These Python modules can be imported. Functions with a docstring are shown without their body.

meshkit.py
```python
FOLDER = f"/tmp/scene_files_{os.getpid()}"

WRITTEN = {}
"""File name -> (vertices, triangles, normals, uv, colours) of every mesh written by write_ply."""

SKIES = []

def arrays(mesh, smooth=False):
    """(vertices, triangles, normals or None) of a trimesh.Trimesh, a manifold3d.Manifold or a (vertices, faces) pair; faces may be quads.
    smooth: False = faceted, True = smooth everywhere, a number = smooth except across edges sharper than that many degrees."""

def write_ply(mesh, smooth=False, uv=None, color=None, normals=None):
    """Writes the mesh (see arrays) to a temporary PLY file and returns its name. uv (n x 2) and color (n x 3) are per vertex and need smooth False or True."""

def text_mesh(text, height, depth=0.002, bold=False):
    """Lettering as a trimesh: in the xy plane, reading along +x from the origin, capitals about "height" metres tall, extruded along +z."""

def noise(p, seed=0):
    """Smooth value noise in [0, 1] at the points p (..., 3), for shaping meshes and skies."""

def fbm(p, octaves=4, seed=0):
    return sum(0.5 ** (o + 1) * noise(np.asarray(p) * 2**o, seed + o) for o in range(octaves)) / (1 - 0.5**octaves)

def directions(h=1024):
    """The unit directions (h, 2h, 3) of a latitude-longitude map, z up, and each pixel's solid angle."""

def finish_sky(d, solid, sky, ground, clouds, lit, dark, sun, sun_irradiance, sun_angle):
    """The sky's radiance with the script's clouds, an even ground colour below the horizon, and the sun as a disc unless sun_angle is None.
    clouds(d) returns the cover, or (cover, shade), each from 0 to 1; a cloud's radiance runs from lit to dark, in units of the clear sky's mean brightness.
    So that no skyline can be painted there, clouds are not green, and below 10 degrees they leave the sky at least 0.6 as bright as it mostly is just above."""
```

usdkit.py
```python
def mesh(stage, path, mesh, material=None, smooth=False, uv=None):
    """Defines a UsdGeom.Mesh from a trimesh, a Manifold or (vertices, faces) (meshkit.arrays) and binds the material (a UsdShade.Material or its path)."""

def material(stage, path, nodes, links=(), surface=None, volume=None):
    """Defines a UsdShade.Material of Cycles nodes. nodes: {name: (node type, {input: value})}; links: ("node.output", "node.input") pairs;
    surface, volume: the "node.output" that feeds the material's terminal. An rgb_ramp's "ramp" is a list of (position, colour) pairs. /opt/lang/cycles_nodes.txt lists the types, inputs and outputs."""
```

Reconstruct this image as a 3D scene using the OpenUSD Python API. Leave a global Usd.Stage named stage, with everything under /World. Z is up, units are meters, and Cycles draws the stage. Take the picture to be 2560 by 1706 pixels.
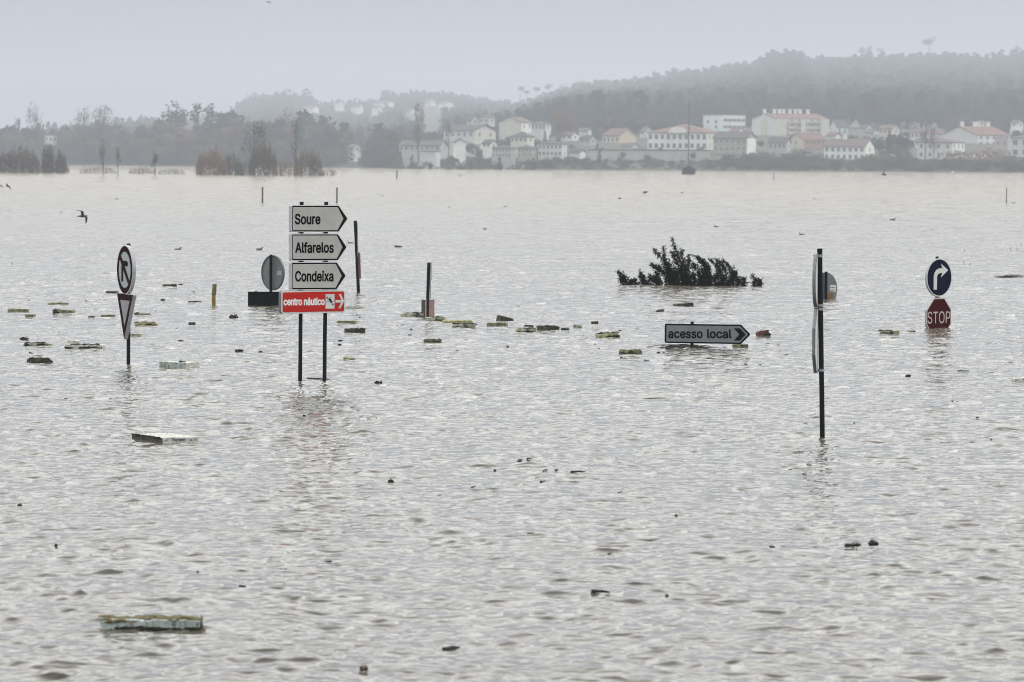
import math, random
import numpy as np, trimesh, usdkit, meshkit
from pxr import Usd, UsdGeom, UsdLux, UsdShade, Gf, Sdf, Vt
from shapely.geometry import Polygon, LineString, Point, box as sbox
from shapely import affinity
from shapely.ops import unary_union

stage = Usd.Stage.CreateInMemory()
UsdGeom.SetStageUpAxis(stage, UsdGeom.Tokens.z)
UsdGeom.SetStageMetersPerUnit(stage, 1.0)
world = UsdGeom.Xform.Define(stage, '/World')
UsdGeom.Scope.Define(stage, '/World/Looks')

# ---------------------------------------------------------------- camera
CAM_H = 3.4
F_PX, W_PX, H_PX = 10667.0, 2560.0, 1706.0            # a 150 mm lens on a 36 mm frame
PITCH, ROLL = math.atan((853 - 400) / F_PX), 14 / 2560.0
_f = np.array([0, math.cos(PITCH), -math.sin(PITCH)])
_u0 = np.array([0, math.sin(PITCH), math.cos(PITCH)])
_r0 = np.array([1.0, 0, 0])
RIGHT = math.cos(ROLL) * _r0 + math.sin(ROLL) * _u0
UP = -math.sin(ROLL) * _r0 + math.cos(ROLL) * _u0
cam = UsdGeom.Camera.Define(stage, '/World/Camera')
cam.CreateFocalLengthAttr(150.0)
cam.CreateHorizontalApertureAttr(36.0)
cam.CreateVerticalApertureAttr(36.0 * 682 / 1024)
cam.CreateClippingRangeAttr(Gf.Vec2f(0.5, 20000))
cam.CreateFStopAttr(5.6)
cam.CreateFocusDistanceAttr(70.0)
EXPOSURE = 0.0
cam.CreateExposureAttr(EXPOSURE)
_m = Gf.Matrix4d(*RIGHT, 0, *UP, 0, *(-_f), 0, 0, 0, CAM_H, 1)
cam.AddTransformOp().Set(_m)

# ---------------------------------------------------------------- sky and sun (overcast)
SUN_EL, SUN_AZ = math.radians(38), math.radians(62)     # azimuth from +y towards +x
SKY_STRENGTH = 0.1
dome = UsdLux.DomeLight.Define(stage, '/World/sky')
dome.GetPrim().SetCustomDataByKey('kind', 'structure')
OVER = (8.0, 8.0, 8.0)
sky_mat = usdkit.material(stage, '/World/Looks/overcast_sky', {
    'sky': ('sky_texture', {'sky_type': 'single_scattering', 'sun_disc': False, 'sun_elevation': SUN_EL, 'sun_rotation': SUN_AZ}),
    'tc': ('texture_coordinate', {}),
    'xyz': ('separate_xyz', {}),
    'el': ('math', {'math_type': 'maximum', 'value2': 0.0}),
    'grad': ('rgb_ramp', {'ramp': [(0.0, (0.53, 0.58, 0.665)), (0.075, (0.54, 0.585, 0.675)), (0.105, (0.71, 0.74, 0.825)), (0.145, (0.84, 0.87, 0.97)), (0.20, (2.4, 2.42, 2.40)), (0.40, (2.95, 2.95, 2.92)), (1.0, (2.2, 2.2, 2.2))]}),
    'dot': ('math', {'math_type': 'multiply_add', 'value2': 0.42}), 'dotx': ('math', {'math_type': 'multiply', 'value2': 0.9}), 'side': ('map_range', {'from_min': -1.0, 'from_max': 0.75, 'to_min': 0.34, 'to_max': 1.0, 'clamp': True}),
    'lum2': ('mix', {'mix_type': 'multiply', 'fac': 1.0}),
    'map': ('mapping', {'scale': (1.0, 1.0, 3.2)}),
    'noise': ('noise_texture', {'scale': 2.6, 'detail': 4.0, 'roughness': 0.55}),
    'cl': ('map_range', {'from_min': 0.25, 'from_max': 0.75, 'to_min': 0.86, 'to_max': 1.14}),
    'lum': ('mix', {'mix_type': 'multiply', 'fac': 1.0}),
    'col': ('mix', {'mix_type': 'multiply', 'fac': 1.0, 'color1': OVER}),
    'mixed': ('mix', {'fac': 0.93}),
    'bg': ('background_shader', {'strength': SKY_STRENGTH}),
}, [('tc.generated', 'xyz.vector'), ('xyz.z', 'el.value1'), ('el.value', 'grad.fac'),
    ('tc.generated', 'map.vector'), ('map.vector', 'noise.vector'), ('noise.fac', 'cl.value'),
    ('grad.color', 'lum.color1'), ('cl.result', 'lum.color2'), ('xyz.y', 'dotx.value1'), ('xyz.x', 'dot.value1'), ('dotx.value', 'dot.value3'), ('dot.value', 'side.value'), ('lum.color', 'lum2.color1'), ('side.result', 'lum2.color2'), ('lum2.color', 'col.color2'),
    ('sky.color', 'mixed.color1'), ('col.color', 'mixed.color2'), ('mixed.color', 'bg.color')], surface='bg.background')
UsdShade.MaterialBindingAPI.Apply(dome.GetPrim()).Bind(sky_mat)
sun = UsdLux.DistantLight.Define(stage, '/World/Sun')
sun.CreateNormalizeAttr(True)
sun.CreateIntensityAttr(0.4)
sun.CreateAngleAttr(12.0)
sun.CreateColorAttr(Gf.Vec3f(1.0, 0.96, 0.9))
_xf = UsdGeom.Xformable(sun)
_xf.AddRotateXYZOp().Set(Gf.Vec3f(90 - math.degrees(SUN_EL), 0, -math.degrees(SUN_AZ) + 180 - 180))
# the light shines along -z; build the matrix from the direction towards the sun
_d = np.array([math.sin(SUN_AZ) * math.cos(SUN_EL), math.cos(SUN_AZ) * math.cos(SUN_EL), math.sin(SUN_EL)])
_xf.ClearXformOpOrder()
_x = np.cross([0, 0, 1.0], _d); _x /= np.linalg.norm(_x)
_y = np.cross(_d, _x)
_xf.AddTransformOp(opSuffix='aim').Set(Gf.Matrix4d(*_x, 0, *_y, 0, *_d, 0, 0, 0, 0, 1))

# ---------------------------------------------------------------- helpers
def ray(px, py):
    d = _f + RIGHT * (px - W_PX / 2) / F_PX - UP * (py - H_PX / 2) / F_PX
    return d
def on_water(px, py, z=0.0):
    """The point of the water that the photograph shows at a pixel (2560 x 1706)."""
    d = ray(px, py)
    t = (z - CAM_H) / d[2]
    return np.array([d[0] * t, d[1] * t, z])
def at_depth(px, py, Y):
    d = ray(px, py)
    t = Y / d[1]
    return np.array([0, 0, CAM_H]) + d * t
def ppm(Y):
    return F_PX / Y

_names = {}
def numbered(path):
    if path not in _names:
        _names[path] = 0
        return path
    _names[path] += 1
    return '%s_%03d' % (path, _names[path])

def tag(p, label=None, cat=None, group=None, kind=None):
    p = p.GetPrim() if hasattr(p, 'GetPrim') else p
    for k, v in (('label', label), ('category', cat), ('group', group), ('kind', kind)):
        if v:
            p.SetCustomDataByKey(k, v)
    return p
def thing(name, label, cat, loc=(0, 0, 0), rotz=0.0, group=None, kind=None):
    x = UsdGeom.Xform.Define(stage, numbered('/World/' + name))
    x.AddTranslateOp().Set(Gf.Vec3d(*map(float, loc)))
    if rotz:
        x.AddRotateZOp().Set(math.degrees(rotz))
    return tag(x, label, cat, group, kind)
def part(parent, name, mesh, m, smooth=False, label=None, kind=None):
    base = parent.GetPath().pathString if parent is not None else '/World'
    p = usdkit.mesh(stage, numbered(base + '/' + name), mesh, m, smooth)
    return tag(p, label, None, None, kind)
def struct(name, mesh, m, smooth=False):
    return part(None, name, mesh, m, smooth, kind='structure')
def clone(src, loc, rotz, label, group=None, scale=None):
    was = src.GetCustomData()
    x = UsdGeom.Xform.Define(stage, numbered('/World/' + src.GetName().rstrip('0123456789').rstrip('_')))
    x.AddTranslateOp().Set(Gf.Vec3d(*map(float, loc)))
    x.AddRotateZOp().Set(math.degrees(rotz))
    if scale is not None:
        x.AddScaleOp().Set(Gf.Vec3f(*map(float, scale)))
    p = x.GetPrim()
    return p

def cat(ms):
    return trimesh.util.concatenate(ms)
def bx(sx, sy, sz, c=(0, 0, 0)):
    b = trimesh.creation.box((sx, sy, sz))
    b.apply_translation(c)
    return b
def tube(p, q, r0, r1=None, n=10, cap=True):
    """A tapered round bar from p to q."""
    p, q = np.asarray(p, float), np.asarray(q, float)
    r1 = r0 if r1 is None else r1
    ax = (q - p) / np.linalg.norm(q - p)
    a = np.cross(ax, [0.3, 1, 0.1]); a /= np.linalg.norm(a)
    b = np.cross(ax, a)
    t = np.arange(n) / n * 2 * np.pi
    ring = np.outer(np.cos(t), a) + np.outer(np.sin(t), b)
    v = np.vstack([p + ring * r0, q + ring * r1, [p], [q]])
    f = []
    for i in range(n):
        j = (i + 1) % n
        f += [[i, j, n + j], [i, n + j, n + i]]
        if cap:
            f += [[j, i, 2 * n], [n + i, n + j, 2 * n + 1]]
    return trimesh.Trimesh(v, f, process=False)

def mat(name, color, rough=0.6, metal=0.0, spec=0.5, noise=None, bump=None):
    """A plain procedural material: base colour varied by noise (scale, amount), bump (scale, strength, distance)."""
    nodes = {'p': ('principled_bsdf', {'base_color': color, 'roughness': rough, 'metallic': metal, 'specular_ior_level': spec})}
    links = []
    if noise or bump:
        nodes['tc'] = ('texture_coordinate', {})
    if noise:
        sc, amt, col2 = (list(noise) + [None])[:3]
        col2 = col2 or tuple(c * (1 - amt) for c in color)
        nodes['n'] = ('noise_texture', {'scale': sc, 'detail': 5.0, 'roughness': 0.6})
        nodes['r'] = ('rgb_ramp', {'ramp': [(0.3, col2), (0.68, color)]})
        links += [('tc.object', 'n.vector'), ('n.fac', 'r.fac'), ('r.color', 'p.base_color')]
    if bump:
        nodes['bn'] = ('noise_texture', {'scale': bump[0], 'detail': 4.0})
        nodes['b'] = ('bump', {'strength': bump[1], 'distance': bump[2]})
        links += [('tc.object', 'bn.vector'), ('bn.fac', 'b.height'), ('b.normal', 'p.normal')]
    return usdkit.material(stage, '/World/Looks/' + name, nodes, links, surface='p.BSDF')

M_DARKSTEEL = mat('dark_weathered_steel', (0.012, 0.015, 0.018), 0.7, 0.0, 0.05, noise=(14.0, 0.35))  # posts stand against the light; that darkness is put into the base colour
M_STEEL = mat('galvanised_steel', (0.36, 0.37, 0.38), 0.5, 0.3, noise=(20.0, 0.25))
M_STAKEWOOD = mat('dark_wet_wood', (0.055, 0.048, 0.04), 0.85, noise=(12.0, 0.4))
# ---------------------------------------------------------------- flood water
POSTS = [(321, 912, 0.03), (749, 955, 0.03), (809, 956, 0.03), (2056, 1095, 0.035), (1730, 870, 0.03), (677, 763, 0.03), (1070, 791, 0.06), (2344, 822, 0.2)]
POSTS = [tuple(on_water(x, y)[:2]) + (r,) for x, y, r in POSTS]
def wave_set():
    rng = np.random.default_rng(11)
    n = 110
    lam = np.exp(rng.uniform(math.log(0.15), math.log(0.95), n))
    ang = math.radians(-112) + rng.normal(0, 0.72, n)          # running towards the lower left
    lam[:34] = np.exp(rng.uniform(math.log(1.4), math.log(6.0), 34))
    k = 2 * np.pi / lam
    slope = 0.127 * np.sqrt(2.0 / n) * np.where(lam < 0.36, 1.0, (0.36 / lam) ** 0.85)
    slope[:34] = 0.017 * np.sqrt(2.0 / 34)
    return np.stack([np.cos(ang), np.sin(ang)], 1) * k[:, None], slope / k, rng.uniform(0, 2 * np.pi, n), lam
KV, AMP, PH, LAM = wave_set()
def wave(x, y, cell):
    z = np.zeros_like(x); dx = np.zeros_like(x); dy = np.zeros_like(x)
    gust = 0.72 + 0.56 * meshkit.fbm(np.stack([x * 0.16, y * 0.07, x * 0], -1), 3, 4)
    zl = z
    for i, ((kx, ky), a, p, l) in enumerate(zip(KV, AMP, PH, LAM)):
        if i == 34:
            zl = z.copy()
        w = np.clip((l / cell - 2.6) / 2.0, 0, 1)
        if w.max() <= 0:
            continue
        th = kx * x + ky * y + p
        c, s = np.cos(th), np.sin(th)
        aw = a * w
        z += aw * c
        kk = math.hypot(kx, ky)
        dx -= aw * kx / kk * s * 0.8
        dy -= aw * ky / kk * s * 0.8
    z, zl, dx, dy = z * gust, zl * gust, dx * gust, dy * gust
    chop = meshkit.fbm(np.stack([x / 0.30, y / 0.27, x * 0], -1), 2, 9)
    burst = 0.83 + 1.75 * np.clip(chop - 0.54, 0, 0.3) / 0.3
    z, dx, dy = zl + (z - zl) * burst, dx * burst, dy * burst
    open_ = np.clip((y - 80) / 140, 0, 1.6)                 # longer waves out on the open water
    z, dx, dy = z + zl * open_, dx * (1 + 0.5 * open_), dy * (1 + 0.5 * open_)
    for (cx, cy, r) in POSTS:
        d = np.hypot(x - cx, y - cy)
        z += 0.014 * np.cos(2 * np.pi * (d - r) / 0.24) * np.exp(-d / 0.7) * np.clip(d / 0.1, 0, 1) * np.clip(0.22 / cell - 1.6, 0, 1)
    return z, dx, dy
def water_level(x, y):
    z, _, _ = wave(np.array([x], float), np.array([y], float), np.array([0.02]))
    return float(z[0])
def float_level(x, y, L=0.3, D=0.2):
    u, v = np.meshgrid(np.linspace(-0.5, 0.5, 9) * L, np.linspace(-0.5, 0.5, 5) * D)
    z, _, _ = wave(x + u.ravel(), y + v.ravel(), np.full(u.size, 0.05))
    return float(z.mean() * 0.5 + z.max() * 0.5)
def make_water():
    rows = [8.0]
    while rows[-1] < 1500:
        d = rows[-1]
        rows.append(d * (1 + (0.0085 if d < 25 else 0.00085 if d < 120 else 0.00105 if d < 200 else 0.0024)))
    rows += [1700, 2000, 2400, 3000, 3800]
    rows = np.array(rows)
    fine = np.linspace(-0.128, 0.128, 334)
    side = np.array([0.136, 0.15, 0.18, 0.21, 0.26, 0.35, 0.5, 0.75, 1.1])
    cols = np.concatenate([-side[::-1], fine, side])
    R, A = np.meshgrid(rows, cols, indexing='ij')
    x, y = R * A, R
    cell = np.maximum(R * 0.0009, R * np.gradient(cols)[None, :])
    z, dx, dy = wave(x, y, cell)
    fade = np.clip((1450 - R) / 300, 0, 1)
    v = np.stack([x + dx * fade, y + dy * fade, z * fade], -1).reshape(-1, 3)
    nr, nc = R.shape
    i = np.arange(nr * nc).reshape(nr, nc)
    q = np.stack([i[:-1, :-1], i[:-1, 1:], i[1:, 1:], i[1:, :-1]], -1).reshape(-1, 4)
    return trimesh.Trimesh(v, np.vstack([q[:, [0, 1, 2]], q[:, [0, 2, 3]]]), process=False)
WATER = usdkit.material(stage, '/World/Looks/turbid_flood_water', {
    'geo': ('geometry', {}),
    'n1': ('noise_texture', {'scale': 3.0, 'detail': 2.0, 'roughness': 0.5}),
    'n2': ('noise_texture', {'scale': 0.05, 'detail': 3.0}),
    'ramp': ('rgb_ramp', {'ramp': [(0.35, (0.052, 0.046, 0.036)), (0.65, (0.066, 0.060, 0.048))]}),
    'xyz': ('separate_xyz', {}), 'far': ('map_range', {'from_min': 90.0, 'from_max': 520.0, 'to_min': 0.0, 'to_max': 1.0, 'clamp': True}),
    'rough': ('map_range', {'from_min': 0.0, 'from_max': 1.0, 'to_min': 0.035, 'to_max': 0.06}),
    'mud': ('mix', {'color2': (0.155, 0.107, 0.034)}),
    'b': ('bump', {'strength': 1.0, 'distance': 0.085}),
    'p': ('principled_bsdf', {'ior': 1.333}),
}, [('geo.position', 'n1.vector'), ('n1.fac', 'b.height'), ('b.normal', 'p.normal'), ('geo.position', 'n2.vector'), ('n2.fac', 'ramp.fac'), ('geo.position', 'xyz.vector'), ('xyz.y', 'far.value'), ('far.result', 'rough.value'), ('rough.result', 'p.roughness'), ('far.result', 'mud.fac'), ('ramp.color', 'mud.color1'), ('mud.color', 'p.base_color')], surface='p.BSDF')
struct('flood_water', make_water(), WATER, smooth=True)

# ---------------------------------------------------------------- haze
HAZE_DENSITY = 0.00029
HAZE = usdkit.material(stage, '/World/Looks/pale_haze', {'v': ('principled_volume', {'color': (0.545, 0.58, 0.63), 'density': HAZE_DENSITY, 'anisotropy': 0.2})}, volume='v.volume')
def closed_box(lo, hi):
    b = trimesh.creation.box(np.subtract(hi, lo)); b.apply_translation(np.add(hi, lo) / 2.0)
    return b
tag(part(None, 'haze', closed_box((-6000, -400, -1), (6000, 7000, 150)), HAZE), 'thin grey rain haze lying over the flooded plain', 'haze', kind='stuff')
# ---------------------------------------------------------------- land beyond the flood
def a_of(px): return (px - 1280.0) / F_PX
SHORE_A = [-1.2, -0.12, -0.092, -0.026, 0.02, 0.12, 1.2]
SHORE_R = [1905, 1900, 1870, 1612, 1450, 1450, 1450]
CREST = [(-900, 330), (-200, 330), (0, 322), (130, 310), (200, 312), (300, 296), (370, 290), (400, 302), (560, 280), (600, 250), (640, 240), (700, 233), (770, 238), (800, 256), (860, 254), (940, 248), (960, 232), (1050, 226), (1110, 230), (1180, 240), (1220, 246), (1250, 247), (1300, 245), (1350, 232), (1400, 222), (1462, 208), (1517, 203), (1584, 197), (1634, 191), (1684, 182), (1745, 170), (1807, 164), (1879, 148), (1918, 130), (1968, 120), (1996, 122), (2018, 140), (2085, 140), (2157, 137), (2180, 135), (2252, 138), (2363, 134), (2447, 133), (2560, 130), (2760, 136), (3400, 170)]
CR_X = np.array([c[0] for c in CREST], float); CR_Y = np.array([c[1] for c in CREST], float)
def px_of(a): return 1280 + a * F_PX
def crest(a):
    """Distance and ground height of the hill's crest in the direction a = x / y."""
    px = px_of(a)
    d = np.interp(px, [200, 560, 1210, 1330, 2560], [3000, 4600, 4600, 4000, 4000])
    py = np.interp(px, CR_X, CR_Y)
    hz = 393 + 14 * px / 2560.0
    return d, CAM_H + (hz - py) * d / F_PX - np.interp(px, [1210, 1330], [8.0, 15.0])
def terrain(x, y):
    x, y = np.asarray(x, float), np.asarray(y, float)
    a = x / y
    sh = np.interp(a, SHORE_A, SHORE_R)
    s = y - sh
    right = np.clip((a + 0.045) / 0.05, 0, 1); right = right * right * (3 - 2 * right)
    low = right * (8 * (1 - np.exp(-np.maximum(s, 0) / 100)) + 0.018 * s) + (1 - right) * (1.6 * (1 - np.exp(-np.maximum(s, 0) / 25)) + 0.006 * s)
    low = np.where(s < 0, s * 0.05, low)
    cd, cz = crest(a)
    foot = sh + 400
    t = np.clip((y - foot) / np.maximum(cd - foot, 50), 0, 1)
    lf = right * (8 * (1 - math.exp(-4.0)) + 0.018 * 400) + (1 - right) * (1.6 + 0.006 * 400)
    e0, e1 = (lf - CAM_H) / foot, (cz - CAM_H) / cd
    z = np.where(t > 0, CAM_H + (e0 + (e1 - e0) * t ** 0.85) * y, low)      # rising evenly to the crest
    z = np.where(y > cd, cz - (y - cd) * 0.06, z)
    return z + 0.8 * (meshkit.fbm(np.stack([x / 40, y / 40, x * 0], -1), 3, 7) - 0.5) * np.clip(s / 60, 0, 1)
def make_land():
    rows = np.concatenate([np.arange(1380, 1520, 8.0), np.arange(1520, 2000, 16.0), np.arange(2000, 4800, 35.0), np.arange(4800, 6900, 250.0)])
    cols = np.concatenate([[-0.9, -0.6, -0.4, -0.3, -0.22], np.linspace(-0.17, 0.17, 171), [0.22, 0.3, 0.4, 0.6, 0.9]])
    R, A = np.meshgrid(rows, cols, indexing='ij')
    z = terrain(R * A, R)
    v = np.stack([R * A, R, z], -1).reshape(-1, 3)
    i = np.arange(R.size).reshape(R.shape)
    q = np.stack([i[:-1, :-1], i[:-1, 1:], i[1:, 1:], i[1:, :-1]], -1).reshape(-1, 4)
    return trimesh.Trimesh(v, np.vstack([q[:, [0, 1, 2]], q[:, [0, 2, 3]]]), process=False)
M_LAND = mat('rough_grass_land', (0.075, 0.078, 0.045), 0.95, noise=(0.02, 0.4))
struct('hills', make_land(), M_LAND, smooth=True)

# ---- foliage materials
def leaf_mat(name, c, var=0.35):
    return usdkit.material(stage, '/World/Looks/' + name, {
        'geo': ('geometry', {}), 'oi': ('object_info', {}),
        'r': ('rgb_ramp', {'ramp': [(0.0, tuple(k * (1 - var) for k in c)), (1.0, tuple(k * (1 + var) for k in c))]}),
        'add': ('math', {'math_type': 'add'}), 'fr': ('math', {'math_type': 'fraction'}),
        'd': ('diffuse_bsdf', {}), 't': ('translucent_bsdf', {}), 'm': ('mix_closure', {'fac': 0.25})},
        [('geo.random_per_island', 'add.value1'), ('oi.random', 'add.value2'), ('add.value', 'fr.value1'), ('fr.value', 'r.fac'),
         ('r.color', 'd.color'), ('r.color', 't.color'), ('d.BSDF', 'm.closure1'), ('t.BSDF', 'm.closure2')], surface='m.closure')
L_PINE = leaf_mat('dark_pine_needles', (0.030, 0.042, 0.026))
L_EUC = leaf_mat('grey_green_leaves', (0.050, 0.062, 0.042))
L_OLIVE = leaf_mat('olive_leaves', (0.085, 0.088, 0.045))
L_BROWN = leaf_mat('brown_winter_twigs', (0.165, 0.105, 0.066))
L_DARKBR = leaf_mat('dark_brown_twigs', (0.088, 0.062, 0.046))
L_GREY = leaf_mat('grey_bare_twigs', (0.085, 0.078, 0.068))
M_BARK = mat('grey_brown_bark', (0.075, 0.06, 0.048), 0.9, noise=(3.0, 0.4))

def leaves(centres, size, rng, flat=0.0):
    """One random leaf-clump triangle pair at each centre."""
    n = len(centres)
    d1 = rng.normal(size=(n, 3)); d1[:, 2] *= 1 - flat
    d1 /= np.linalg.norm(d1, axis=1, keepdims=True)
    d2 = np.cross(d1, rng.normal(size=(n, 3))); d2 /= np.linalg.norm(d2, axis=1, keepdims=True)
    s = size * rng.uniform(0.55, 1.35, (n, 1))
    c = np.asarray(centres)
    v = np.stack([c - d1 * s * 0.6, c + d2 * s * 0.38, c + d1 * s * 0.6, c - d2 * s * 0.38], 1).reshape(-1, 3)
    k = np.arange(n)[:, None] * 4
    return trimesh.Trimesh(v, np.vstack([k + [[0, 1, 2]], k + [[0, 2, 3]]]), process=False)
def crown_points(rng, blobs, n):
    """Points in the shells of several ellipsoid blobs: (centre, radii)."""
    w = np.array([r[0] * r[1] * r[2] for _, r in blobs]) ** 0.7
    pick = rng.choice(len(blobs), n, p=w / w.sum())
    d = rng.normal(size=(n, 3)); d /= np.linalg.norm(d, axis=1, keepdims=True)
    rad = rng.uniform(0.25, 1.0, (n, 1)) ** 0.45
    c = np.array([b[0] for b in blobs], float)[pick]; r = np.array([b[1] for b in blobs], float)[pick]
    return c + d * rad * r
def limbs(rng, base, top, r, n, spread, up=0.6, sub=3, thin=0.25):
    """A trunk with forked limbs as tapered bars."""
    base, top = np.array(base, float), np.array(top, float)
    ms = [tube(base, top, r, r * 0.3, 6)]
    H = np.linalg.norm(top - base)
    for i in range(n):
        t = rng.uniform(0.25, 0.95)
        p = base + (top - base) * t
        a = rng.uniform(0, 2 * np.pi)
        ln = spread * (1.15 - t) * rng.uniform(0.7, 1.2)
        q = p + np.array([math.cos(a) * ln, math.sin(a) * ln, ln * up * rng.uniform(0.7, 1.5)])
        rr = r * 0.45 * (1.1 - t)
        ms.append(tube(p, q, rr, rr * thin, 4, cap=False))
        for j in range(sub):
            u = rng.uniform(0.3, 1.0); b = a + rng.normal(0, 0.8)
            m = p + (q - p) * u; l2 = ln * rng.uniform(0.25, 0.5)
            e = m + np.array([math.cos(b) * l2, math.sin(b) * l2, l2 * rng.uniform(0.3, 1.3)])
            ms.append(tube(m, e, rr * 0.45, rr * 0.12, 3, cap=False))
    return cat(ms)
def blobs_for(kind, rng, h):
    if kind == 'pine':            # an umbrella crown on a bare trunk
        return [((rng.normal(0, 0.10) * h, rng.normal(0, 0.10) * h, h * rng.uniform(0.76, 0.92)), (h * 0.17, h * 0.17, h * 0.085)) for _ in range(5)]
    if kind == 'eucalypt':
        return [((rng.normal(0, 0.05) * h, rng.normal(0, 0.05) * h, h * z), (h * rng.uniform(0.09, 0.15),) * 2 + (h * 0.12,)) for z in (0.42, 0.55, 0.68, 0.8, 0.9)]
    if kind == 'conifer':
        return [((0, 0, h * z), (h * 0.19 * (1.06 - z),) * 2 + (h * 0.11,)) for z in (0.22, 0.36, 0.5, 0.64, 0.78, 0.92)]
    if kind == 'round':
        return [((rng.normal(0, 0.13) * h, rng.normal(0, 0.13) * h, h * rng.uniform(0.45, 0.82)), (h * 0.2, h * 0.2, h * 0.17)) for _ in range(7)]
    if kind == 'bush':
        return [((rng.normal(0, 0.28) * h, rng.normal(0, 0.28) * h, h * rng.uniform(0.25, 0.68)), (h * 0.36, h * 0.36, h * 0.3)) for _ in range(6)]
    if kind == 'poplar':
        return [((rng.normal(0, 0.03) * h, rng.normal(0, 0.03) * h, h * z), (h * 0.085, h * 0.085, h * 0.13)) for z in (0.25, 0.4, 0.55, 0.7, 0.85)]
def crown(kind, h, seed, n, size):
    rng = np.random.default_rng(seed)
    return leaves(crown_points(rng, blobs_for(kind, rng, h), n), size, rng, 0.3)

def instancer(name, protos, pts, scales, rots, idx, label, cat_, looks):
    pi = UsdGeom.PointInstancer.Define(stage, '/World/' + name)
    tag(pi, label, cat_, kind='stuff')
    targets = []
    for i, (m, look) in enumerate(zip(protos, looks)):
        path = '/World/%s/tree_kind%s' % (name, '' if i == 0 else '_%03d' % i)
        usdkit.mesh(stage, path, m, look)
        targets.append(path)
    pi.CreatePrototypesRel().SetTargets(targets)
    pi.CreatePositionsAttr(Vt.Vec3fArray.FromNumpy(np.asarray(pts, np.float32)))
    pi.CreateScalesAttr(Vt.Vec3fArray.FromNumpy(np.repeat(np.asarray(scales, np.float32)[:, None], 3, 1)))
    q = [Gf.Quath(float(math.cos(r / 2)), 0, 0, float(math.sin(r / 2))) for r in rots]
    pi.CreateOrientationsAttr(Vt.QuathArray(q))
    pi.CreateProtoIndicesAttr(Vt.IntArray.FromNumpy(np.asarray(idx, np.int32)))

def scatter(seed, a0, a1, r0, r1, spacing, keep=None):
    rng = np.random.default_rng(seed)
    n = int(0.5 * (a1 - a0) * (r1 ** 2 - r0 ** 2) / spacing ** 2)
    y = np.sqrt(rng.uniform(r0 ** 2, r1 ** 2, n)); a = rng.uniform(a0, a1, n)
    p = np.stack([a * y, y], 1)
    if keep is not None:
        p = p[keep(p[:, 0] / p[:, 1], p[:, 1], rng)]
    return p, rng

RIDGE = [('wide pale house on the ridge, leftmost of the ridge houses', 754, 782, 796, 279, 270, 264, 3100),
        ('tall pale house standing highest on the left of the ridge', 836, 848, 860, 268, 257, 249, 3300),
        ('pale low house just right of the tallest left ridge house', 876, 896, 908, 275, 268, 263, 3230),
        ('pale gabled house in the middle of the ridge', 928, 940, 955, 281, 271, 264, 3170),
        ('long pale row house just below the ridge trees', 934, 970, 984, 264, 258, 254, 3430),
        ('pale triangular-gabled house on the ridge above the bare poplar', 1016, 1026, 1040, 292, 282, 273, 3040),
        ('large pale house high on the ridge under the rounded trees', 1058, 1074, 1090, 269, 257, 248, 3370),
        ('pale house with sloping roof, rightmost on the ridge', 1094, 1112, 1132, 268, 260, 254, 3300),
        ('small white pair of sheds on the slope below the ridge', 1062, 1080, 1092, 318, 312, 307, 2770)]
RIDGE = [r[:7] + (r[7] * 1.21,) for r in RIDGE]
RECTS = [(r[1], r[3], r[6], r[4], r[7]) for r in RIDGE] + [(110, 141, 336, 357, 1960), (870, 902, 361, 379, 1745)]
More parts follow.
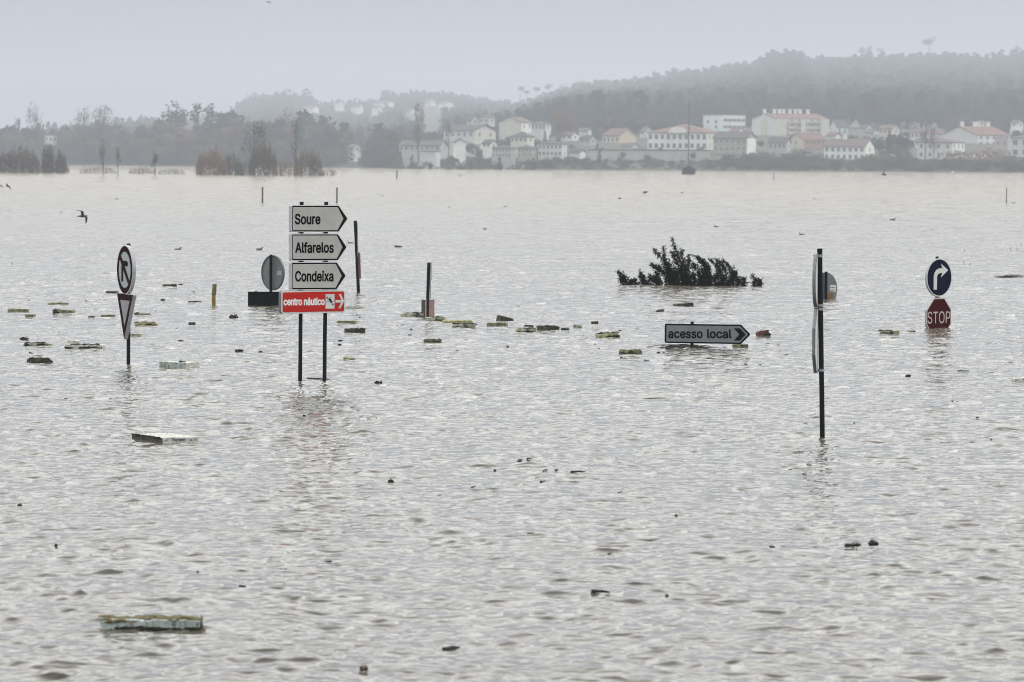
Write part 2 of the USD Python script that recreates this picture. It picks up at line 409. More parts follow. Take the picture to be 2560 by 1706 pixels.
def open_view(p, h, rects):
    px = 1280 + p[:, 0] / p[:, 1] * F_PX
    z = terrain(p[:, 0], p[:, 1])
    yt = 393 + 14 * px / 2560 - (z + h - CAM_H) / p[:, 1] * F_PX
    w = h * 0.3 / p[:, 1] * F_PX
    ok = np.ones(len(p), bool)
    for a, b, t_, b_, Y in rects:
        ok &= ~((px + w > a) & (px - w < b) & (p[:, 1] < Y + 15) & (yt < b_ - 0.1 * (b_ - t_)))
    return ok
# ---- the wood on the right hill, one mass
p, rng = scatter(21, 0.001, 0.142, 1960, 4060, 7.8, lambda a, y, r: y < crest(a)[0] + 25)
pts = np.column_stack([p, terrain(p[:, 0], p[:, 1]) - 0.5])
n = len(pts)
instancer('hill_wood', [crown('conifer', 12, 1, 150, 1.5), crown('eucalypt', 13, 2, 150, 1.5), crown('round', 10, 3, 170, 1.7), crown('conifer', 10, 4, 140, 1.4), crown('eucalypt', 15, 5, 160, 1.6)],
          pts, rng.uniform(0.6, 1.25, n) * np.interp(px_of(p[:, 0] / p[:, 1]), [1290, 1450], [0.7, 1.0]), rng.uniform(0, 6.28, n), rng.integers(0, 5, n), 'hazy dark wood covering the big hill behind the town', 'wood', [L_PINE, L_EUC, L_PINE, L_PINE, L_EUC])
# ---- trees on the low ridge in the middle and on the far left
p, rng = scatter(22, -0.145, 0.006, 2030, 4660, 9.6, lambda a, y, r: (y < crest(a)[0] + 25) & (meshkit.noise(np.stack([a * 200, y / 120, a * 0], -1), 5) + 0.25 * (y > crest(a)[0] - 160) > 0.27))
p = p[open_view(p, np.full(len(p), 9.0), RECTS)]
pts = np.column_stack([p, terrain(p[:, 0], p[:, 1]) - 0.5])
n = len(pts)
instancer('ridge_wood', [crown('round', 9, 6, 150, 1.5), crown('eucalypt', 11, 7, 140, 1.4), crown('conifer', 9, 8, 130, 1.3), crown('bush', 4, 9, 120, 1.3)],
          pts, rng.uniform(0.55, 1.05, n), rng.uniform(0, 6.28, n), rng.integers(0, 4, n), 'pale hazy trees on the low ridge left of the big hill', 'wood', [L_EUC, L_EUC, L_PINE, L_OLIVE])
# ---- the belt of grey winter trees along the left shore
p, rng = scatter(23, -0.14, -0.018, 1620, 2080, 4.4, lambda a, y, r: (y > np.interp(a, SHORE_A, SHORE_R) + 4) & (y < np.interp(a, SHORE_A, SHORE_R) + np.interp(a, [-0.14, -0.05, -0.018], [150, 150, 60])))
sh = p[:, 1] - np.interp(p[:, 0] / p[:, 1], SHORE_A, SHORE_R)
pts = np.column_stack([p, terrain(p[:, 0], p[:, 1]) - 0.3])
n = len(pts)
top = np.interp(px_of(p[:, 0] / p[:, 1]), [-200, 60, 200, 300, 420, 600, 760, 900, 1000, 1080], [318, 330, 322, 326, 316, 306, 303, 315, 330, 362])
hz = 393 + 14 * px_of(p[:, 0] / p[:, 1]) / 2560.0
want = CAM_H + (hz - top) * p[:, 1] / F_PX - pts[:, 2]
scale = np.clip(want / 11.0, 0.25, 2.0) * (0.55 + 0.55 * rng.uniform(0, 1, n) ** 1.5 + 0.25 * (rng.uniform(0, 1, n) > 0.93)) * np.clip(0.45 + sh / 70, 0, 1)
keep = open_view(p, scale * 10.5, RECTS)
pts, scale = pts[keep], scale[keep]; n = len(pts)
instancer('shore_wood', [crown('round', 11, 10, 220, 1.1), crown('bush', 8, 11, 220, 1.1), crown('eucalypt', 11, 12, 200, 1.0), crown('round', 10, 13, 220, 1.1)],
          pts, scale, rng.uniform(0, 6.28, n), rng.integers(0, 4, n), 'dense belt of grey leafless trees along the far left shore', 'wood', [L_GREY, L_OLIVE, L_EUC, L_BROWN])
# ---------------------------------------------------------------- the town across the water
def wall_mat(name, c): return mat(name, c, 0.9, spec=0.2, noise=(0.6, 0.18))
W = {k: wall_mat(k + '_plaster', c) for k, c in {
    'white': (0.78, 0.77, 0.74), 'cream': (0.62, 0.60, 0.51), 'grey': (0.42, 0.42, 0.40), 'yellow': (0.66, 0.58, 0.40), 'olive': (0.34, 0.34, 0.26),
    'pale_green': (0.50, 0.54, 0.47), 'brick_red': (0.42, 0.24, 0.18), 'dull_white': (0.60, 0.59, 0.58), 'beige': (0.52, 0.47, 0.38), 'blue_white': (0.70, 0.74, 0.76), 'pink': (0.46, 0.38, 0.35)}.items()}
def tile_mat(name, c):
    return usdkit.material(stage, '/World/Looks/' + name, {
        'tc': ('texture_coordinate', {}), 'w': ('wave_texture', {'scale': 1.3, 'distortion': 0.6}) if False else ('noise_texture', {'scale': 1.2, 'detail': 5.0}),
        'r': ('rgb_ramp', {'ramp': [(0.3, tuple(k * 0.6 for k in c)), (0.7, c)]}), 'p': ('principled_bsdf', {'roughness': 0.9})},
        [('tc.object', 'w.vector'), ('w.fac', 'r.fac'), ('r.color', 'p.base_color')], surface='p.BSDF')
R = {'red': tile_mat('red_roof_tiles', (0.225, 0.125, 0.10)), 'brown': tile_mat('brown_roof_tiles', (0.165, 0.115, 0.095)), 'dark': tile_mat('dark_old_roof_tiles', (0.09, 0.085, 0.08)), 'flat': mat('flat_roof_gravel', (0.32, 0.32, 0.31), 0.95)}
M_GLASS = mat('dark_window_glass', (0.13, 0.135, 0.14), 0.2)
M_FRAME = mat('pale_window_frame', (0.55, 0.54, 0.5), 0.7)
M_CHIM = mat('white_chimney_plaster', (0.75, 0.74, 0.7), 0.9)
HOUSES = []          # (x0, x1, y_top, y_base, distance) for keeping trees out of the way

def house(name, label, x0, xm, x1, ybase, yeave, yridge, Y, wall, roof, gable='R', rows=2, cols=(4, 2), chimneys=(), cat_='house', win=(0.9, 1.3), right_wall=None, balconies=False, stripe=None, bands=False, group=None, deep=9.0):
    """A building whose nearest corner stands at pixel column xm; its left face runs to x0, its right face to x1. The ridge runs along the face that is not the gable."""
    wl, wr = max(xm - x0, 1), max(x1 - xm, 1)
    th = math.atan2(wr, wl) if gable != 'H' else math.atan2(wr, wl)
    th = min(max(th, math.radians(12)), math.radians(78))
    m = Y / F_PX
    L, D = wl * m / math.cos(th), wr * m / math.sin(th)
    L, D = max(L, 3.5), max(D, 3.5)
    c = at_depth(xm, ybase, Y)
    z0 = c[2]
    he, hr = (ybase - yeave) * m, (ybase - yridge) * m
    # local frame: origin at the near corner; -x along the left face, +y along the right face; turned by th
    t = thing(name, label, cat_, (c[0], c[1], z0), -th if False else 0.0, group)
    ex = np.array([-math.cos(th), math.sin(th), 0]); ey = np.array([math.sin(th), math.cos(th), 0])
    def P(u, v, z): return ex * u + ey * v + np.array([0, 0, z])
    def mesh(vs, fs): return trimesh.Trimesh(np.array(vs), np.array(fs), process=False)
    def block(u0, u1, v0, v1, za, zb):
        vs = [P(u, v, z) for z in (za, zb) for u, v in ((u0, v0), (u1, v0), (u1, v1), (u0, v1))]
        fs = [[0, 1, 5], [0, 5, 4], [1, 2, 6], [1, 6, 5], [2, 3, 7], [2, 7, 6], [3, 0, 4], [3, 4, 7], [4, 5, 6], [4, 6, 7]]
        return mesh(vs, fs)
    o = 0.35
    wallm = [block(0, L, 0, D, -deep, he)]
    k = max(hr - he, 0.3)
    roof_ms = []
    def slab(q, th_=0.18):
        q = [np.array(x) for x in q]
        up = np.array([0, 0, th_])
        vs = q + [x + up for x in q]
        n_ = len(q)
        fs = []
        for i in range(1, n_ - 1):
            fs += [[0, i + 1, i], [n_, n_ + i, n_ + i + 1]]
        for i in range(n_):
            j = (i + 1) % n_
            fs += [[i, j, n_ + j], [i, n_ + j, n_ + i]]
        return mesh(vs, fs)
    if gable == 'F':
        roof_ms.append(block(-0.1, L + 0.1, -0.1, D + 0.1, he + 0.003, he + 0.35))
    elif gable == 'R':        # gable on the right face: ridge along u at v = D / 2
        sl = k / (D / 2)
        wallm.append(mesh([P(0, 0, he), P(0, D, he), P(0, D / 2, hr), P(L, 0, he), P(L, D, he), P(L, D / 2, hr)], [[0, 1, 2], [3, 5, 4]]))
        for v0, v1 in ((-o, D / 2), (D + o, D / 2)):
            roof_ms.append(slab([P(-o, v0, he - o * sl), P(L + o, v0, he - o * sl), P(L + o, v1, hr), P(-o, v1, hr)]))
    elif gable == 'L':        # gable on the left face: ridge along v at u = L / 2
        sl = k / (L / 2)
        wallm.append(mesh([P(0, 0, he), P(L, 0, he), P(L / 2, 0, hr), P(0, D, he), P(L, D, he), P(L / 2, D, hr)], [[0, 1, 2], [3, 5, 4]]))
        for u0, u1 in ((-o, L / 2), (L + o, L / 2)):
            roof_ms.append(slab([P(u0, -o, he - o * sl), P(u0, D + o, he - o * sl), P(u1, D + o, hr), P(u1, -o, hr)]))
    else:                     # hipped
        r = min(L, D) / 2
        a_, b_ = (P(r, D / 2, hr), P(L - r, D / 2, hr)) if L >= D else (P(L / 2, r, hr), P(L / 2, D - r, hr))
        c4 = [P(-o, -o, he), P(L + o, -o, he), P(L + o, D + o, he), P(-o, D + o, he)]
        if L >= D:
            faces = [[c4[0], c4[1], b_, a_], [c4[1], c4[2], b_], [c4[2], c4[3], a_, b_], [c4[3], c4[0], a_]]
        else:
            faces = [[c4[0], c4[1], a_], [c4[1], c4[2], b_, a_], [c4[2], c4[3], b_], [c4[3], c4[0], a_, b_]]
        roof_ms += [slab(f) for f in faces]
    part(t, 'wall', cat(wallm), W[wall])
    if right_wall:
        part(t, 'facade', block(-0.06, 0.0, 0.01, D - 0.01, -8.9, he - 0.02), W[right_wall])  # own plaster for the right face; on several houses whiter, painting sunlight in
    roof_p = part(t, 'roof', cat(roof_ms), R[roof])
    for f in chimneys:
        u = L * f if gable != 'L' else L / 2
        v = D / 2 if gable != 'L' else D * f
        part(roof_p, 'chimney', cat([block(u - 0.55, u + 0.55, v - 1.0, v + 0.1, hr - 1.4, hr + 1.7), block(u - 0.75, u + 0.75, v - 1.2, v + 0.3, hr + 1.705, hr + 2.0)]), M_CHIM)
    def window(face, along, z, w, h):
        n0 = -0.05
        if face == 'L':
            fr = block(along - w / 2 - 0.12, along + w / 2 + 0.12, n0, -0.005, z - h / 2 - 0.12, z + h / 2 + 0.12)
            gl = block(along - w / 2, along + w / 2, n0 - 0.03, n0 - 0.004, z - h / 2, z + h / 2)
        else:
            n1 = -0.12 if right_wall else n0
            fr = block(n1, n1 + 0.045, along - w / 2 - 0.12, along + w / 2 + 0.12, z - h / 2 - 0.12, z + h / 2 + 0.12)
            gl = block(n1 - 0.03, n1 - 0.004, along - w / 2, along + w / 2, z - h / 2, z + h / 2)
        f_ = part(t, 'window', fr, M_FRAME)
        part(f_, 'pane', gl, M_GLASS)
    if bands:
        for i in range(2):
            z = he * (0.30 + 0.42 * i)
            for j in range(5):
                window('R', D * (j + 0.5) / 5, z, D / 5 - 0.5, he * 0.14)
        for u, z in ((L * 0.35, he * 0.62), (L * 0.75, he * 0.62), (L * 0.35, he * 0.3)):
            window('L', u, z, 1.3, 1.3)
    elif rows:
        for face, length, nc in (('L', L, cols[0]), ('R', D, cols[1])):
            for i in range(rows):
                z = he * (i + 0.55) / rows
                for j in range(nc):
                    if he / rows > 1.6:
                        window(face, length * (j + 0.5) / nc, z, min(win[0], length / nc * 0.5), min(win[1], he / rows * 0.5))
    if stripe:
        part(t, 'wall_stripe', block(L * 0.36, L * 0.62, -0.05, -0.003, -8.9, he - 0.05), W[stripe])
    if balconies:
        for b, (v0, v1) in enumerate(((0.20, 0.44), (0.56, 0.82))):
            for i in range(4):
                z = he * (i + 0.15) / 4
                part(t, 'balcony', block(-1.3, -0.13, D * v0, D * v1, z, z + 1.15), W['beige'])
        for v0, v1 in ((0.0, 0.18), (0.45, 0.55), (0.83, 1.0)):
            part(t, 'bay', block(-1.5, -0.125, D * v0 + 0.02, D * v1 - 0.02, -8, he - 0.1), W['cream'])
    HOUSES.append((x0 - 3, x1 + 3, yridge, ybase, Y))
    return t

H = house
H('villa', 'cream house with dark roof, its gable facing the water', 1108, 1185, 1239, 348, 327, 313, 1620, 'dull_white', 'dark', 'R', 1, (5, 2), right_wall='cream')
H('villa', 'tall cream gabled house with reddish roof, largest left of the manor', 1247, 1303, 1330, 348, 306, 293, 1750, 'cream', 'brown', 'L', 2, (0, 2), right_wall='white', cat_='house')  # right side painted white for the light on it; gable stays cream
H('cottage', 'tiny bright white gabled cottage below the cream house', 1132, 1140, 1164, 367, 356, 348, 1560, 'white', 'dark', 'R', 0, (1, 1))
H('farm_building', 'long low grey farm building, leftmost of the town', 997, 1100, 1118, 380, 365, 352, 1600, 'grey', 'dark', 'R', 1, (8, 1))
H('shed', 'low white shed in front of the long grey farm building', 1050, 1090, 1100, 393, 379, 374, 1575, 'dull_white', 'brown', 'H', 0, (3, 1))
H('house', 'pale green narrow house on the slope above the cream house', 1167, 1180, 1196, 312, 299, 287, 1900, 'pale_green', 'dark', 'R', 1, (1, 1))
H('house', 'pale green blocky house on the slope with a lean roof', 1198, 1222, 1237, 312, 293, 287, 1880, 'pale_green', 'brown', 'H', 1, (2, 1))
H('house', 'cream walled house under a wide dark hipped roof', 1276, 1318, 1336, 358, 343, 330, 1560, 'cream', 'dark', 'H', 1, (4, 1))
H('house', 'white two-storey house with dark windows right of the tall cream house', 1328, 1364, 1378, 328, 311, 305, 1700, 'dull_white', 'brown', 'H', 1, (4, 1))
H('house', 'grey terrace front with white window surrounds near the shore', 1230, 1278, 1290, 394, 371, 364, 1520, 'grey', 'dark', 'H', 2, (6, 1))
H('house', 'weathered greenish-beige house near the shore', 1294, 1330, 1342, 394, 371, 364, 1515, 'olive', 'dark', 'H', 2, (4, 1))
H('house', 'tall grey-white house front with two rows of narrow windows', 1345, 1405, 1418, 393, 361, 353, 1520, 'dull_white', 'dark', 'H', 2, (6, 1), win=(0.9, 1.9))
H('house', 'yellow gabled house with a faded red roof', 1507, 1548, 1592, 362, 339, 322, 1640, 'cream', 'red', 'R', 1, (4, 0), right_wall='yellow')
H('house', 'small white gabled house between the yellow house and the manor', 1600, 1610, 1634, 344, 330, 317, 1720, 'dull_white', 'dark', 'R', 0, (1, 1))
H('house', 'low grey house with a pale lean-to left of the yellow house', 1450, 1475, 1490, 360, 347, 340, 1600, 'grey', 'dark', 'R', 1, (2, 1))
H('house', 'narrow dull white roofline house high above the lean-to', 1446, 1470, 1480, 336, 327, 321, 1700, 'dull_white', 'brown', 'R', 0, (1, 1))
manor = H('manor_house', 'wide white two-storey manor with long red roof behind the mast', 1620, 1768, 1812, 377, 333, 311, 1560, 'white', 'red', 'H', 2, (10, 3), win=(1.1, 2.2), right_wall='cream', cat_='building')
H('office_building', 'modern white flat-roofed building with two dark window bands', 1760, 1808, 1866, 330, 289, 286, 1900, 'blue_white', 'flat', 'F', 2, (2, 5), bands=True, right_wall='white', cat_='building')  # left face painted bluish as in shade, right face white as sunlit
H('apartment_block', 'long white apartment block with red roof and a row of chimneys', 1887, 1940, 2073, 352, 297, 284, 1800, 'dull_white', 'red', 'L', 4, (0, 8), chimneys=(0.03, 0.22, 0.32, 0.4, 0.52, 0.63, 0.72, 0.87), right_wall='white', balconies=True, stripe='beige', cat_='building')
H('old_house', 'old olive house with dark roof and a bright white gable end', 1784, 1867, 1894, 382, 346, 330, 1530, 'olive', 'dark', 'R', 2, (6, 0), right_wall='white')
H('house', 'brick-red house with a red roof in front of the apartment block', 1975, 2010, 2068, 381, 350, 333, 1570, 'beige', 'red', 'L', 2, (1, 4), right_wall='brick_red')
H('house', 'low grey building with dark roof beside the brick-red house', 1922, 1966, 1980, 376, 357, 345, 1540, 'grey', 'dark', 'R', 1, (4, 1))
H('long_house', 'long white house with red-brown roof and a bright gable with one window', 2062, 2162, 2194, 402, 367, 348, 1500, 'white', 'brown', 'R', 2, (7, 1), chimneys=(0.6,), right_wall='white')
H('house', 'white gabled house high up right of the apartment block', 2076, 2092, 2120, 336, 318, 300, 1900, 'dull_white', 'dark', 'L', 1, (0, 2), right_wall='white')
H('house', 'grey-white hill house with a long roof above the dark trees', 2094, 2128, 2152, 326, 310, 297, 2000, 'dull_white', 'dark', 'R', 0, (2, 1))
H('house', 'beige house half hidden above the dark garden trees', 2198, 2230, 2252, 337, 322, 313, 1800, 'beige', 'brown', 'R', 1, (3, 1))
H('house', 'faint boxy grey house high on the slope under the tall pine', 2254, 2282, 2302, 322, 300, 292, 2000, 'dull_white', 'dark', 'H', 2, (3, 1))
H('house', 'brown-roofed house behind the bare tree', 2268, 2318, 2340, 347, 333, 320, 1720, 'dull_white', 'brown', 'H', 1, (5, 1))
H('house', 'grey-white house with brown hipped roof and sunlit right wall', 2296, 2380, 2420, 398, 357, 346, 1500, 'dull_white', 'brown', 'H', 2, (4, 3), right_wall='white')  # right wall gets whiter plaster, painting the sun on it
H('apartment_block', 'big white gabled apartment block with red roof and square chimneys, far right', 2360, 2443, 2536, 382, 338, 317, 1650, 'dull_white', 'red', 'L', 3, (0, 5), chimneys=(0.12, 0.5, 0.62, 0.9), right_wall='white', cat_='building')
H('house', 'pinkish block with two small windows beside the right edge', 2488, 2520, 2531, 375, 345, 341, 1570, 'pink', 'flat', 'F', 1, (2, 0))
H('house', 'grey building with large square windows cut by the right edge', 2528, 2600, 2620, 394, 346, 338, 1520, 'dull_white', 'brown', 'H', 2, (3, 1), win=(3.2, 2.4))
H('house', 'distant white house above the far right apartment block', 2528, 2544, 2560, 318, 308, 301, 1900, 'white', 'brown', 'R', 1, (1, 1))
for lab, x0, xm, x1, yb, ye, yr, Y in RIDGE:
    H('ridge_house', lab, x0, xm, x1, yb, ye, yr, Y, 'white', 'brown', 'R', 0, (1, 1), deep=4.0)
H('house', 'white house showing through the trees of the left shore', 870, 884, 902, 379, 369, 361, 1745, 'white', 'brown', 'R', 1, (1, 1))
H('house', 'white boxy building among the trees at the far left', 110, 122, 141, 357, 340, 336, 1960, 'white', 'flat', 'F', 1, (1, 2))

for lab, x0, xm, x1, yb, ye, yr, Y, wl, rf in (
        ('small white house directly right of the long white house gable, behind trees', 2150, 2166, 2182, 330, 320, 312, 1960, 'white', 'brown'),
        ('little beige house left of the beige one above the garden trees', 2164, 2184, 2198, 341, 331, 324, 1850, 'beige', 'brown'),
        ('small white house at the right shoulder of the broad dark evergreen', 2290, 2306, 2322, 368, 354, 347, 1600, 'white', 'brown'),
        ('tiny red-roofed house left of the far right apartment block', 2340, 2352, 2366, 342, 333, 325, 1760, 'dull_white', 'red'),
        ('small pale house above the brown roof behind the bare tree', 2310, 2330, 2346, 322, 312, 305, 1960, 'white', 'brown'),
        ('tiny white house above the big far right red roof', 2440, 2456, 2470, 318, 308, 302, 1980, 'white', 'brown'),
        ('small white house left under the tall cream gabled house', 1206, 1226, 1242, 370, 359, 351, 1560, 'white', 'dark'),
        ('dull white house between the two white houses left of the yellow house', 1404, 1430, 1446, 350, 338, 330, 1680, 'dull_white', 'brown'),
        ('low white house by the shore left of the retaining wall', 1424, 1450, 1464, 392, 381, 373, 1510, 'dull_white', 'dark'),
        ('small pale house below the yellow house behind the retaining wall', 1556, 1580, 1598, 376, 366, 359, 1580, 'white', 'brown'),
        ('small white house right of the modern flat-roofed building', 1866, 1878, 1890, 340, 328, 320, 1880, 'white', 'brown'),
        ('white house peeping over the dark roof of the old olive house', 1826, 1846, 1862, 338, 328, 320, 1760, 'white', 'red'),
        ('small white house above the long white house roof', 2068, 2088, 2104, 350, 340, 333, 1640, 'white', 'red'),
        ('low white annex between the grey-white house and the pinkish block', 2424, 2450, 2470, 396, 384, 377, 1500, 'white', 'brown')):
    H('small_house', lab, x0, xm, x1, yb, ye, yr, Y, wl, rf, 'R', 1, (2, 1), win=(0.8, 1.0), right_wall='white')

# the round pediment of the manor
def pediment(t, x0, x1, ytop, ybase, Y, look):
    c0 = at_depth(1768, 377, Y)
    m = Y / F_PX
    th = math.atan2(44, 148)
    n = 14
    w = (x1 - x0) * m / math.cos(th); h = (ybase - ytop) * m
    pts = [(w / 2 * math.cos(k), h * math.sin(k)) for k in np.linspace(0, math.pi, n)]
    g = trimesh.creation.extrude_polygon(Polygon(pts), 0.5, engine='earcut')
    v = g.vertices.copy()
    ex = np.array([-math.cos(th), math.sin(th), 0]); ey = np.array([math.sin(th), math.cos(th), 0])
    u0 = (1768 - (x0 + x1) / 2) * m / math.cos(th)
    z0 = (377 - ybase) * m
    g.vertices = np.outer(u0 + v[:, 0], ex) + np.outer(v[:, 2] - 0.8, ey) + np.outer(v[:, 1] + z0, [0, 0, 1])
    part(t, 'pediment', g, look)
pediment(manor, 1673, 1717, 318, 333, 1560, W['white'])

# the roadside retaining wall below the manor
c0, c1 = at_depth(1470, 396, 1490), at_depth(1775, 396, 1490)
rw = thing('retaining_wall', 'long grey retaining wall with a dark coping below the white manor', 'wall', (c0 + c1) / 2)
wlen = c1[0] - c0[0]
part(rw, 'wall', bx(wlen, 0.6, 5.3, (0, 0, 0.0)), W['grey'])
part(rw, 'coping', bx(wlen + 0.3, 0.9, 0.35, (0, 0, 2.83)), R['dark'])

# ---- garden trees and shore scrub, masses that cannot be counted
def clear(p, h):
    ok = np.ones(len(p), bool)
    for i, (x, y, hh) in enumerate(zip(p[:, 0], p[:, 1], h)):
        px = 1280 + x / y * F_PX
        hz = 393 + 14 * px / 2560
        z = float(terrain(x, y))
        yt, w = hz - (z + hh - CAM_H) / y * F_PX, hh * 0.35 / y * F_PX
        for (a, b, t_, b_, Y) in HOUSES:
            if px + w > a and px - w < b and (y < Y + 12) and yt < b_ - 0.22 * (b_ - t_) and y > 1440 and not (y > Y + 14):
                ok[i] = False
                break
    return ok
p, rng = scatter(31, -0.028, 0.135, 1470, 1960, 8.5)
hgt = rng.uniform(3.0, 8.0, len(p))
k = clear(p, hgt); p, hgt = p[k], hgt[k]
pts = np.column_stack([p, terrain(p[:, 0], p[:, 1]) - 0.3]); n = len(p)
instancer('garden_trees', [crown('round', 8, 32, 200, 0.95), crown('bush', 6, 33, 200, 0.9), crown('conifer', 9, 34, 160, 0.8), crown('round', 8, 35, 220, 0.8)],
          pts, hgt / 8.0, rng.uniform(0, 6.28, n), rng.integers(0, 4, n), 'grey-green garden trees and bushes between the houses of the town', 'trees', [L_EUC, L_OLIVE, L_PINE, L_GREY])
p, rng = scatter(36, -0.035, 0.14, 1444, 1680, 3.4, lambda a, y, r: (y > np.interp(a, SHORE_A, SHORE_R) + 2) & (y < np.interp(a, SHORE_A, SHORE_R) + 34))
hgt = rng.uniform(0.8, 3.6, len(p)) * np.interp(px_of(p[:, 0] / p[:, 1]), [900, 1450, 1500, 1760, 1850, 2560], [1, 0.9, 0.55, 0.6, 1.25, 1.3])
k = clear(p, hgt); p, hgt = p[k], hgt[k]
pts = np.column_stack([p, terrain(p[:, 0], p[:, 1]) - 0.2]); n = len(p)
instancer('shore_scrub', [crown('bush', 4, 37, 200, 0.6), crown('bush', 4, 38, 200, 0.6), crown('bush', 4, 39, 200, 0.55)],
          pts, hgt / 4.0, rng.uniform(0, 6.28, n), rng.integers(0, 3, n), 'low olive and grey scrub along the water in front of the town', 'scrub', [L_OLIVE, L_GREY, L_EUC])

# ---- single trees that stand out
def tree(name, label, cat_, px, ybase, ytop, Y, kind, look, n=300, size=0.9, wide=1.0, group=None, trunk=True, seed=None):
    c = at_depth(px, ybase, Y)
    h = (ybase - ytop) * Y / F_PX
    seed = seed if seed is not None else int(px * 7 + ytop)
    rng = np.random.default_rng(seed)
    t = thing(name, label, cat_, c, 0, group)
    if trunk:
        part(t, 'trunk', limbs(rng, (0, 0, -1.5), (rng.normal(0, 0.03) * h, 0, h * 0.85), h * 0.022, 9, h * 0.22 * wide, sub=2), M_BARK)
    cr = crown(kind, h, seed + 1, n, size)
    cr.vertices[:, :2] *= wide
    part(t, 'crown', cr, look)
    return t
def bare(name, label, px, ybase, ytop, Y, look=None, n=16, spread=0.22, sub=6, twigs=260, seed=None, up=1.5, cat_='tree', tsize=0.5):
    c = at_depth(px, ybase, Y)
    h = (ybase - ytop) * Y / F_PX
    seed = seed if seed is not None else int(px * 5 + ytop)
    rng = np.random.default_rng(seed)
    t = thing(name, label, cat_, c)
    part(t, 'trunk', limbs(rng, (0, 0, -1.0), (rng.normal(0, 0.02) * h, 0, h * 0.92), max(h * 0.014, 0.1), n, h * spread, up=up, sub=sub, thin=0.3), M_BARK)
    if twigs:
        bl = [((rng.normal(0, spread * 0.35) * h, rng.normal(0, spread * 0.35) * h, h * rng.uniform(0.4, 0.9)), (h * spread * 0.5,) * 2 + (h * 0.16,)) for _ in range(8)]
        pt = crown_points(rng, bl, twigs)
        d = np.stack([rng.normal(0, 0.35, twigs), rng.normal(0, 0.35, twigs), rng.uniform(0.5, 1.2, twigs)], 1) * tsize * 1.6
        s = np.cross(d, rng.normal(size=(twigs, 3))); s /= np.linalg.norm(s, axis=1, keepdims=True)
        s *= tsize * 0.10
        v = np.stack([pt - s, pt + s, pt + d], 1).reshape(-1, 3)
        part(t, 'twigs', trimesh.Trimesh(v, np.arange(len(v)).reshape(-1, 3), process=False), look or L_GREY, kind='stuff')
    return t
T = tree
for px, yb, yt, lab in ((1300, 262, 216, 'leftmost of the faint pines standing on the saddle left of the hill'), (1318, 262, 224, 'second faint pine from the left on the saddle'), (1340, 258, 214, 'third faint pine on the saddle, thin and tall'), (1362, 258, 232, 'short faint pine, fourth on the saddle'), (1372, 256, 210, 'tallest slim faint pine, rightmost on the saddle')):
    T('pine_tree', lab, 'pine', px, yb, yt, 4020, 'pine', L_EUC, 160, 1.1)
T('pine_tree', 'tall umbrella pine rising above the crest of the big hill', 'pine', 2325, 165, 92, 3990, 'pine', L_PINE, 260, 1.3)
T('crest_tree', 'rounded hazy tree at the left foot of the big hill', 'tree', 1412, 262, 208, 3990, 'round', L_EUC, 260, 1.3, 1.3)
T('crest_tree', 'taller rounded hazy tree next to the pines of the saddle', 'tree', 1456, 256, 196, 3990, 'round', L_EUC, 260, 1.3, 1.2)
T('crest_tree', 'forked hazy tree jutting from the left slope of the big hill', 'tree', 1636, 220, 178, 3990, 'eucalypt', L_EUC, 200, 1.2)
T('crest_tree', 'broad tree on the left shoulder of the big hill', 'tree', 1686, 215, 169, 3990, 'eucalypt', L_EUC, 220, 1.2, 1.3)
T('crest_tree', 'left one of three tall trees on the crest of the big hill', 'tree', 2155, 170, 118, 3990, 'eucalypt', L_PINE, 220, 1.2, 1.2)
T('crest_tree', 'middle one of three tall trees on the crest, the tallest', 'tree', 2176, 170, 115, 3990, 'eucalypt', L_PINE, 220, 1.2)
T('crest_tree', 'right one of three tall trees on the crest of the big hill', 'tree', 2203, 170, 120, 3990, 'eucalypt', L_PINE, 220, 1.2)
T('crest_tree', 'tall tree on the crest at the far right', 'tree', 2542, 168, 116, 3990, 'eucalypt', L_PINE, 220, 1.2)
T('ridge_tree', 'big pale broad tree on the ridge, leftmost of the ridge', 'tree', 642, 300, 228, 4235, 'round', L_EUC, 300, 1.4, 1.3)
T('ridge_tree', 'pale twin-topped tree on the left of the ridge', 'tree', 706, 296, 222, 4235, 'eucalypt', L_EUC, 300, 1.3, 1.6)
T('ridge_tree', 'pale loose tree on the ridge above the bare tree', 'tree', 768, 296, 222, 4235, 'eucalypt', L_EUC, 260, 1.3, 1.5)
T('ridge_tree', 'dark rounded tree at the left end of the ridge top wood', 'tree', 965, 256, 219, 4570, 'round', L_PINE, 260, 1.3, 1.3)
T('ridge_tree', 'slim dark tree in the middle of the ridge top wood', 'tree', 1002, 262, 226, 4570, 'conifer', L_PINE, 200, 1.2)
T('shore_pine', 'dark spreading pine leaning left above the left shore trees', 'pine', 424, 345, 250, 1960, 'round', L_PINE, 420, 1.0, 1.15, seed=5)
T('shore_pine', 'lower half of the pine clump beside the leaning pine', 'pine', 448, 345, 270, 1960, 'round', L_PINE, 420, 1.0, 1.1)
T('shore_pine', 'small domed pine right of the leaning pine', 'pine', 490, 345, 257, 1960, 'eucalypt', L_PINE, 300, 0.9, 1.0)
T('shore_pine', 'small pine with a flat top between two domed pines', 'pine', 528, 345, 259, 1960, 'eucalypt', L_EUC, 300, 0.9, 1.2)
T('shore_pine', 'broad dark pine, rightmost in the left shore row', 'pine', 572, 345, 276, 1960, 'round', L_PINE, 380, 1.0, 1.3)
T('shore_pine', 'rounded brownish pine above the bare tree in the flood', 'pine', 714, 345, 263, 1950, 'round', L_BROWN, 240, 0.9, 0.8)
bare('poplar', 'feathery pale poplar clump, tallest at the far left', 90, 400, 258, 1915, L_GREY, 26, 0.2, 5, 420, up=2.0, tsize=1.0)
